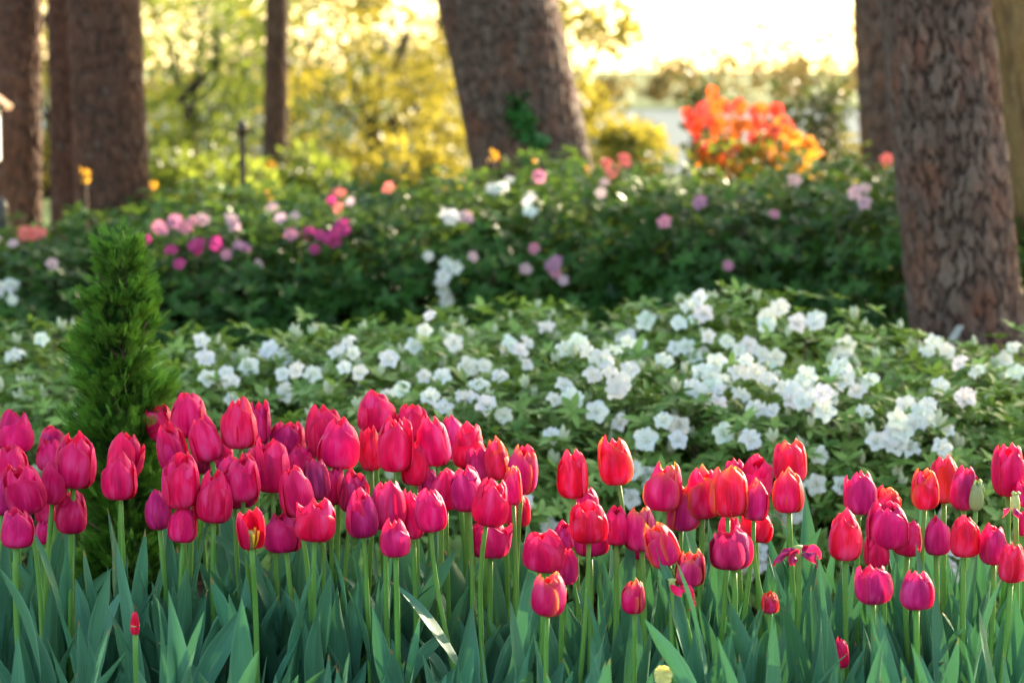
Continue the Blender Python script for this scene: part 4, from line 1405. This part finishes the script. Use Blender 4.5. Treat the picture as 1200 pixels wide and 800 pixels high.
def tulip(cx, yt, yb, w, lean, col, open_, dd, opt, label, idx):
    rng = random.Random(3000 + idx)
    d = 3.25 - min(1.1, max(-0.1, (yb - 510) / 200.0)) * 0.5 + dd
    hpx = yb - yt
    lr = R(lean + rng.uniform(-3, 3))
    H = hpx / FPX * d / max(0.6, math.cos(lr)) * 1.0
    Rb = w / 2 / FPX * d * 1.05
    # the bloom's foot: below the middle of its box, shifted by the lean
    foot = at(cx - math.sin(lr) * hpx / 2 * 0.9, yb, d)
    sx = opt.get('sx', rng.uniform(-0.022, 0.022) - math.sin(lr) * 0.03)
    base = Vector((foot.x + sx, d + rng.uniform(-.02, .02), 0))
    t = thing("tulip", label, "tulip", base, BED)
    f = foot - base
    # stem
    mb = MB()
    tilt = Vector((math.sin(lr), rng.uniform(-.12, .12) if 'face' not in opt else -opt['face'], math.cos(lr))).normalized()
    pts = []
    n = 12
    p1 = Vector((0, 0, f.z * 0.45))
    p2 = f - tilt * f.z * 0.30
    for i in range(n + 1):
        u = i / n
        pts.append(Vector((0, 0, -0.02)) * (1 - u) ** 3 + p1 * 3 * u * (1 - u) ** 2 + p2 * 3 * u * u * (1 - u) + f * u ** 3)
    rs = rng.uniform(0.0030, 0.0038)
    mb.tube(pts, [rs * (1.15 - 0.25 * i / n) for i in range(n + 1)], 10)
    mb.build("stem", M['stem'], t)
    kind = opt.get('kind', 'bloom')
    q = Vector((0, 0, 1)).rotation_difference(tilt)
    # ovary and stamens sit in the flower's heart
    if kind == 'pod':
        mb = MB()
        mb.tube([(0, 0, -0.002), (0, 0, 0.004), (0, 0, 0.012), (0, 0, 0.019), (0, 0, 0.022)], [0.0036, 0.0055, 0.0056, 0.0042, 0.003], 9)
        for k in range(3):
            a = k * 2.09
            mb.tube([(0, 0, 0.021), (math.cos(a) * .004, math.sin(a) * .004, 0.0235), (math.cos(a) * .0062, math.sin(a) * .0062, 0.022)], [0.0022, 0.0024, 0.0012], 6)
        o = mb.build("seed_pod", M['pistil'], t)
        o.location, o.rotation_mode, o.rotation_quaternion = f, 'QUATERNION', q
        for k in range(2):
            V, F, UV = wither_petal(0.018, 0.004, 2.5 + k * 2.2, idx * 9 + k)
            w_ = build("withered_petal", V, F, M['petal'], t, uv=UV)
            w_.location = f
            w_.color = (*C_['v'], 1)
    else:
        mb = MB()
        k_ = min(1, H / 0.055)
        mb.tube([(0, 0, -0.001), (0, 0, 0.006), (0, 0, 0.018 * k_), (0, 0, 0.024 * k_), (0, 0, 0.026 * k_)], [0.003, 0.0042, 0.004, 0.0058, 0.0015], 8)
        bl = mb.build("bloom", M['pistil'] if kind != 'bud' else M['green_bud'], t)
        bl.location, bl.rotation_mode, bl.rotation_quaternion = f, 'QUATERNION', q
        if opt.get('stamens'):
            mb = MB()
            for k in range(6):
                a = k * 1.047
                mb.tube([(math.cos(a) * .004, math.sin(a) * .004, 0.002), (math.cos(a) * .008, math.sin(a) * .008, 0.012), (math.cos(a) * .010, math.sin(a) * .010, 0.024)], [0.0012, 0.0012, 0.0019], 6)
            mb.build("stamens", M['stamen'], bl)
        base_col = C_[col]
        az0 = opt.get('az', -math.pi / 2 + rng.uniform(-0.6, 0.6))
        skip = opt.get('skip', ())
        if kind == 'spent':
            for k in range(opt.get('n', 6)):
                V, F, UV = wither_petal(rng.uniform(0.025, 0.042), 0.0055, az0 + k * 1.05 + rng.uniform(-.3, .3), idx * 17 + k)
                o = build("petal", V, F, M['petal'], bl, uv=UV)
                o.color = (*[x * rng.uniform(0.7, 1.2) for x in base_col], 1)
        else:
            for k in range(6):
                if k in skip:
                    continue
                inner = k >= 3
                az = az0 + (k % 3) * 2.0944 + (1.047 if inner else 0) + rng.uniform(-.2, .2)
                op = open_ + rng.uniform(-0.08, 0.13)
                cu = opt.get('curl', 0.0) * 2.4 * rng.uniform(0.3, 1.5) + rng.uniform(-0.06, 0.14)
                if k == opt.get('flare', -1):
                    cu += 0.55
                    op += 0.35
                V, F, UV = petal_mesh(Rb, H, az, inner, op, cu, idx * 31 + k, opt.get('ruffle', rng.uniform(0.018, 0.045)), opt.get('pinch', 0.0))
                o = build("petal", V, F, M['petal'] if kind != 'bud' else M['green_bud'], bl, uv=UV)
                jit = rng.uniform(0.80, 1.10)
                cc = [min(0.9, x * jit) for x in base_col]
                if rng.random() < 0.45 and kind != 'bud':
                    mixc = C_[rng.choice('rkmpd')]
                    cc = [a_ * 0.55 + b_ * 0.45 for a_, b_ in zip(cc, mixc)]
                sun_rim = any(w_ in label for w_ in ('orange', 'yellow tip', 'gold', 'fiery', 'glow')) and 'behind' not in label.split(',')[0]
                o.color = (*cc, (rng.uniform(0.1, 0.6) if rng.random() < 0.75 else 1.0) if sun_rim and cx > 570 else 1.0)  # lower alpha turns on the painted sunlit rim of this petal
    nl = opt.get('leaves', rng.choice((5, 5, 6)))
    add_leaves(t, nl, rng, min(0.45, max(0.28, f.z * 0.90)) * min(1.0, rng.uniform(0.84, 1.04)))
    return t


TULIPS = [
 # left clump
 (18,478,530,41,4,'k',.00,.05,{}, "plump rose tulip touching the left border, highest tulip left of the conifer"),
 (14,521,563,38,-4,'k',.05,.06,{}, "rose tulip half covered by the open petalled one at the left border"),
 (29,540,602,44,-8,'k',.04,-.02,{'flare':0}, "broad pink tulip at the left border with one petal spread to its left"),
 (20,592,642,36,3,'p',.05,-.02,{'curl':.1}, "purplish tulip lowest at the left border"),
 (3,558,604,30,0,'p',.0,.08,{}, "purple pink tulip mostly cut off by the left border"),
 (60,497,534,27,0,'p',.05,.35,{'curl':.1}, "small blurred pink tulip peeping over behind the broad square topped one"),
 (59,512,553,30,-6,'k',.0,.12,{}, "pink tulip behind the left shoulder of the broad square topped one"),
 (88,504,572,47,3,'m',.04,-.04,{'curl':.06}, "broad square topped magenta tulip, largest left of the conifer"),
 (64,536,590,32,8,'c',.0,.0,{}, "crimson tulip under the left side of the broad square topped one"),
 (83,572,626,37,0,'m',.0,.10,{}, "magenta tulip hanging low behind the paired stems at the conifer's left"),
 (54,583,613,25,0,'c',.0,.15,{}, "small crimson tulip deep between the left border's purple and magenta ones"),
 (50,606,638,18,0,'k',.0,.2,{}, "tiny pale pink tulip seen between stems, lowest left of the conifer"),
 (141,527,586,37,0,'c',.0,-.03,{'az':-1.57}, "crimson tulip standing alone before the conifer, front one of two"),
 (147,506,560,40,6,'k',.06,.07,{'flare':1}, "pink tulip with a spread petal just behind the lone one before the conifer"),
 # around the open one
 (190,475,515,32,-22,'c',.04,.15,{'curl':.12}, "leaning tulip with a frayed tip, farthest left in the group right of the conifer"),
 (201,494,552,33,-10,'k',.0,.05,{}, "slender pink tulip leaning left under the frayed one"),
 (222,456,512,41,-3,'m',.0,.06,{}, "tall magenta tulip, top of the group right of the conifer"),
 (242,486,541,36,-16,'c',.0,.0,{'sx':.03}, "crimson tulip tilted left just below the tall magenta one"),
 (213,529,595,43,0,'k',.03,-.06,{'curl':.04,'az':-1.3,'sx':.012}, "big rose tulip with a pale silvery front petal, right of the conifer"),
 (185,569,621,31,-5,'p',.02,.04,{'sx':.02}, "purple pink tulip low at the conifer's right edge"),
 (216,590,636,32,5,'k',.0,.04,{}, "pink tulip low behind the stem of the big rose one"),
 (236,527,555,24,0,'d',.0,.22,{}, "dark tulip in shade behind the tilted crimson one"),
 (260,511,550,26,0,'k',.0,.20,{}, "pink tulip mostly hidden under the widest scarlet pink bloom"),
 (281,463,526,39,-3,'r',.0,-.02,{'az':-1.57}, "tall scarlet pink tulip, widest and brightest above the open bloom"),
 (303,466,522,28,3,'p',.04,.06,{'curl':.05}, "purplish tulip leaning out from behind the bright scarlet pink one's right side"),
 (252,549,612,41,6,'c',.0,-.02,{'sx':.0}, "deep crimson tulip hanging left above the open yellow hearted bloom"),
 (276,528,596,46,0,'p',.06,.03,{'curl':.06}, "wide purple tulip wrapped behind a rose one above the open bloom"),
 (284,530,587,40,0,'m',.0,-.06,{}, "rose magenta tulip directly above the open yellow hearted bloom"),
 (319,510,577,42,-2,'m',.05,-.04,{'flare':2,'curl':.04,'sx':.012}, "magenta tulip with a narrow petal standing off its left side"),
 (338,490,535,38,6,'p',.10,.10,{'curl':.08}, "loosely opened purple pink tulip left of the big double looking pink pair"),
 (346,543,605,36,-8,'c',.0,-.04,{}, "crimson tulip leaning left below the loosely opened purple one"),
 (352,519,556,30,0,'k',.0,.10,{}, "light pink tulip tucked under the loosely opened purple one"),
 (372,533,586,28,-4,'v',.04,.0,{'curl':.1}, "lilac tinged tulip with grey violet streaks in the middle of the left group"),
 (390,545,592,30,0,'k',.0,.06,{}, "pink red tulip right of the lilac tinged one"),
 (383,472,535,48,-5,'c',.02,.06,{}, "large rose red tulip, rear one of the big pink pair"),
 (399,489,548,46,2,'k',.02,-.02,{'az':-1.8}, "large pink tulip, front one of the big pink pair"),
 (371,581,634,46,4,'c',.06,-.06,{'flare':2}, "crimson tulip with its right petal spread, below the lilac tinged one"),
 (414,548,600,32,6,'d',.08,.05,{'curl':.1}, "dusky purple red tulip with curled tips under the big pink pair"),
 (294,590,643,30,0,'r',.28,-.10,{'skip':(0,3),'face':.32,'stamens':True,'az':-1.57,'curl':.05}, "open red tulip that lost its front petals, showing yellow stamens"),
 (333,597,647,42,-3,'p',.10,.10,{'flare':1}, "purple pink tulip with a pointed petal spread left, low beside the open bloom"),
 # middle clump
 (440,454,506,42,-3,'c',.0,.06,{}, "rose red tulip reaching highest of all the tulips"),
 (434,496,552,27,0,'r',.0,.04,{}, "narrow scarlet tulip at the left side of a broad front pink one"),
 (464,486,553,39,0,'c',.0,-.04,{'az':-1.5}, "broad pink red tulip with a smooth pale rimmed front petal below the highest tulip"),
 (482,471,518,36,0,'c',.05,.08,{'curl':.06}, "red tulip with an opened toothed top right of the highest tulip"),
 (487,514,569,31,0,'c',.0,.02,{}, "crimson tulip tucked between the broad pink red one and the slim stemmed one"),
 (510,485,546,36,-5,'m',.0,-.03,{'az':-2.0}, "magenta tulip on a bare straight stem in the middle clump's centre"),
 (531,486,538,30,-4,'p',.0,.10,{}, "pale purple pink tulip behind the straight stemmed magenta one"),
 (548,494,549,37,3,'c',.04,.03,{'curl':.05}, "red tulip with a loose top left of the glowing orange one"),
 (503,545,585,26,0,'p',.0,.22,{}, "shaded purple tulip deep behind the bare straight stem"),
 (523,547,598,30,0,'c',.0,.06,{}, "red tulip half behind the purple pink one below the straight stemmed magenta one"),
 (547,544,600,37,-6,'p',.02,.0,{}, "purple pink tulip left of the big plain pink one at the middle clump's foot"),
 (574,558,615,41,8,'c',.0,-.05,{'az':-1.4}, "plain pink red tulip tilted right at the foot of the middle clump"),
 (564,521,565,36,-4,'p',.05,.05,{}, "purple pink tulip under the glowing orange one"),
 (583,511,562,27,-8,'o',.0,.02,{}, "glowing orange red tulip in the middle clump"),
 (601,545,592,20,0,'k',.0,.0,{}, "narrow pink tulip right of the glowing orange one"),
 (613,517,579,34,4,'p',.03,.04,{'curl':.05,'sx':-.01}, "purple pink tulip with orange tips ending the middle clump on its right"),
 (606,575,617,28,0,'m',.0,.16,{}, "small tulip below the orange tipped one that ends the middle clump"),
 (575,608,654,44,0,'p',.10,.16,{'flare':1}, "purple pink spread petalled tulip low between stems under the middle clump"),
 (425,569,629,37,-3,'p',.02,-.02,{}, "purple pink tulip, left one of a touching pair under the big front tulips"),
 (453,560,622,38,4,'p',.06,-.01,{'curl':.05}, "paler purple tulip, right one of a touching pair above the small pinched one"),
 (463,606,653,36,0,'m',.06,-.08,{'curl':-.12,'ruffle':.04,'pinch':.1}, "small pinched magenta tulip with dried tips, lowest of the middle clump"),
 (484,572,632,27,0,'k',.0,.04,{}, "pink tulip hidden behind the smooth pale pink one of the middle clump"),
 (504,569,623,36,-4,'k',.0,-.05,{'az':-1.2,'sx':.05}, "smooth pale pink tulip on a slanting stem in the middle clump's lower half"),
 # right group
 (672,526,584,33,0,'r',.0,-.02,{}, "lone scarlet tulip left of the tallest scarlet one"),
 (721,508,568,40,-10,'r',.0,-.02,{'az':-1.6,'sx':.015}, "tallest scarlet tulip standing alone with a gold lit right edge"),
 (779,540,599,41,0,'m',.0,-.02,{'az':-1.9}, "pink tulip whose right petal glows orange, right of the tallest scarlet one"),
 (690,586,636,41,2,'r',.12,-.08,{'az':-1.57}, "scarlet pink tulip with three parted petals under the lone scarlet one"),
 (687,569,604,30,0,'p',.0,.10,{}, "pink tulip hidden behind the one with three parted petals"),
 (722,591,639,30,0,'m',.0,.0,{}, "magenta tulip behind the stem of the tallest scarlet one"),
 (691,608,652,38,0,'p',.0,.06,{}, "purple tulip directly under the one with three parted petals"),
 (660,609,644,26,0,'p',.0,.12,{}, "faint purple tulip left of the three parted petals, behind a stem"),
 (751,593,646,37,0,'p',.0,.02,{}, "dull purple tulip beside the tilted orange edged one"),
 (748,625,655,28,0,'m',.0,.10,{}, "magenta tulip showing only its foot below the dull purple one"),
 (775,609,663,36,-18,'m',.0,-.10,{'az':-1.4,'sx':.05}, "pink tulip with orange edges tilted left over a torn hanging petal"),
 (637,621,668,50,0,'c',.06,-.02,{'ruffle':.035}, "wide red tulip with ruffled petals sitting right on top of another"),
 (643,668,721,41,3,'m',.08,-.10,{'ruffle':.035,'curl':.08}, "magenta tulip with fiery tips right below the wide ruffled one"),
 (664,641,685,28,6,'p',.0,.06,{}, "purple tulip behind the right side of the wide ruffled red one"),
 (743,675,719,26,0,'m',.0,.02,{}, "low magenta tulip between leaves under the tilted orange edged one"),
 (799,565,621,38,4,'p',.0,.06,{}, "purple tulip in shade under the yellow tipped ones"),
 (823,543,607,39,0,'c',.04,.02,{'curl':.04}, "crimson tulip at the left side of the yellow tipped one"),
 (853,545,606,44,0,'r',.06,-.04,{'ruffle':.03,'az':-1.6}, "red tulip with several glowing yellow tips, brightest of the right group"),
 (860,536,572,24,0,'p',.0,.14,{}, "purple tip of a tulip behind the yellow tipped one"),
 (888,532,585,34,0,'m',.04,.06,{'curl':.05}, "pink and orange tulip with a fiery right petal behind a purple one"),
 (885,560,610,30,3,'p',.0,-.02,{'sx':.075}, "purple tulip on a stem slanting down to the right, under the fiery petalled one"),
 (808,641,686,34,0,'v',.06,-.04,{'curl':.15,'ruffle':.06,'pinch':.15}, "wilting dark purple tulip with one orange petal, low in the right group"),
 (859,613,668,46,0,'v',.22,-.02,{'curl':.12,'ruffle':.06,'stamens':True,'skip':(1,)}, "wilting wide open purple tulip showing its green heart"),
 (886,600,635,36,6,'r',.10,.08,{'flare':2}, "orange edged red tulip behind the wilting wide open one"),
 (855,602,632,28,0,'k',.0,.14,{}, "pink tulip glimpsed above the wilting wide open one"),
 (787,662,690,10,0,'c',.0,-.05,{'kind':'spent','n':3}, "stem with a few torn red petals hanging, left of the wilting dark purple one"),
 (902,692,718,20,0,'r',.05,.06,{}, "small orange red bloom low among leaves under the spent stem"),
 (925,514,566,40,0,'r',.0,.04,{}, "tall pink red tulip with orange rim, rear one of a stacked pair"),
 (924,548,601,34,0,'c',.0,-.04,{'az':-1.8}, "gold edged pink red tulip, front one of a stacked pair"),
 (935,622,652,30,0,'v',.0,-.04,{'kind':'spent'}, "spent stem with withered purple petals under the stacked pair"),
 (991,596,657,39,0,'r',.02,-.03,{}, "upright crimson tulip at the left end of the right hand clump"),
 (1008,550,603,38,2,'p',.0,.0,{'flare':2,'sx':.004}, "purple tulip with one petal hooked to its left, above the upright crimson one"),
 (1026,622,665,27,0,'c',.0,.05,{}, "small crimson pink tulip behind the hooked petal tulip's stem"),
 (1039,585,643,45,0,'p',.08,.0,{'curl':.06}, "broad dusky purple tulip in the middle of the right hand clump"),
 (1040,570,608,30,6,'r',.05,.08,{'curl':.05}, "orange tipped red tulip peeping over the broad dusky purple one"),
 (1065,607,652,31,5,'m',.02,.05,{}, "magenta tulip at the lower right of the broad dusky purple one"),
 (1022,658,707,40,0,'p',.02,-.08,{'curl':.30,'ruffle':.04}, "purple tulip with petals curled outward, low in the right hand clump"),
 (1074,665,714,37,0,'p',.12,-.10,{'curl':.04,'az':-1.57}, "purple tulip with an open three pointed top, lowest in the right hand clump"),
 (1084,546,597,33,0,'r',.0,-.03,{'az':-1.6}, "crimson tulip at the left of the fiery topped cluster near the bud"),
 (1106,531,590,37,0,'o',.04,.06,{}, "red orange tulip with glowing top behind two others near the green bud"),
 (1129,543,597,32,0,'p',.0,-.02,{}, "purple pink tulip touching the green bud"),
 (1144,557,598,17,4,'g',.0,-.05,{'kind':'bud'}, "closed green tulip bud in the right hand clump"),
 (1180,517,581,38,-3,'m',.02,.0,{'curl':.04}, "tall magenta tulip near the right border, highest there"),
 (1200,563,594,24,0,'k',.0,.0,{}, "pink tulip cut off by the right border beside the seed pod"),
 (1190,586,600,10,0,'g',.0,-.14,{'kind':'pod','sx':0.006}, "bare green seed pod on a tall stem at the right border"),
 (1097,604,651,28,0,'p',.02,.03,{}, "purple tulip behind a tall pointed leaf in the right hand clump"),
 (1130,599,653,32,0,'r',.0,-.04,{'az':-1.5}, "pointed bright red tulip below the green bud"),
 (1163,610,661,34,-5,'p',.02,.0,{}, "smooth purple tulip right of the pointed bright red one"),
 (1186,635,683,31,4,'r',.0,.0,{}, "red tulip low at the right border before the seed pod stem"),
 (1199,595,628,18,0,'c',.0,.06,{}, "sliver of a red tulip at the right border under the seed pod"),
 (986,745,783,16,0,'m',.0,.10,{'leaves':2}, "small closed magenta bloom deep among the leaves, right of the deepest one"),
 (939,758,798,13,-4,'m',.0,.10,{'leaves':2}, "small magenta bloom deepest among the leaves, mostly covered by one"),
 (159,714,744,10,0,'r',.0,.05,{'leaves':2}, "tiny red bloom between leaves at the conifer's foot"),
]
for i, row in enumerate(TULIPS):
    tulip(*row, i)

# plants of the bed that carry leaves only
lrng = random.Random(77)
NB = "tulip plants without a flower"
made = 0
for i in range(400):
    if made >= 110:
        break
    d = lrng.uniform(2.5, 3.3)
    px = lrng.uniform(-30, 1230)
    if d > 3.0 and 90 < px < 200:
        continue
    g = ground_at(px, d)
    t = thing("flowerless_tulip", "tulip plant of bare blue green leaves among the flowering ones", "tulip", g, NB)
    add_leaves(t, 3, lrng, (0.39 if d > 2.75 else 0.34) * lrng.uniform(0.9, 1.12))
    made += 1

# pale yellow pansies at the bed's front
for (x, y, d, s, lb) in [(777, 790, 2.62, 0.011, "pale yellow pansy at the bottom border among tulip leaves"), (786, 768, 2.75, 0.008, "smaller pale yellow pansy above the other at the bottom border")]:
    p = at(x, y, d)
    t = thing("pansy", lb, "pansy", (p.x, p.y, 0))
    mb = MB()
    mb.tube([(0.01, 0.01, -0.02), (0.004, 0, p.z * .6), (0, 0.002, p.z - 0.004), (0, -0.001, p.z)], [0.0018, 0.0016, 0.0014, 0.0014], 6)
    mb.build("stem", M['stem'], t)
    mb = MB()
    for k, (a, ln, wd) in enumerate([(90 + 35, 1, .62), (90 - 35, 1, .62), (178, .95, .6), (2, .95, .6), (270, 1.0, .85)]):
        ca, sa = math.cos(R(a)), math.sin(R(a))
        V = []
        for j in range(5):
            r = s * ln * j / 4
            ww = s * wd * (0.15 + math.sin(math.pi * (0.12 + 0.66 * j / 4)) * 0.85)
            for i2 in range(5):
                q = -1 + i2 / 2
                V.append((ca * (r - 0.15 * s * q * q * (j / 4)) - sa * q * ww, -0.002 * k * (0.3) - 0.003 * math.sin(q * 4 + k) * j / 4, p.z + sa * (r - 0.15 * s * q * q * (j / 4)) + ca * q * ww))
        F = [(j * 5 + i2, j * 5 + i2 + 1, j * 5 + i2 + 6, j * 5 + i2 + 5) for j in range(4) for i2 in range(4)]
        mb.add(V, F)
    mb.build("petals", M['pansy'], t)
    V, F, T = scatter(LEAF5[0], LEAF5[1], np.array([[0.008, 0, p.z * f] for f in (.25, .4, .55, .7, .8)]), frames_from(RNG.normal(size=(5, 3)) + np.array([[0, 0, .5]]), RNG.uniform(0, 6, 5)), np.full((5, 1), 0.03) * np.array([[1.3, 1, 1]]), np.full(5, 0.6))
    build("leaves", V, F, M['azalea_leaf'], t, tint=T)
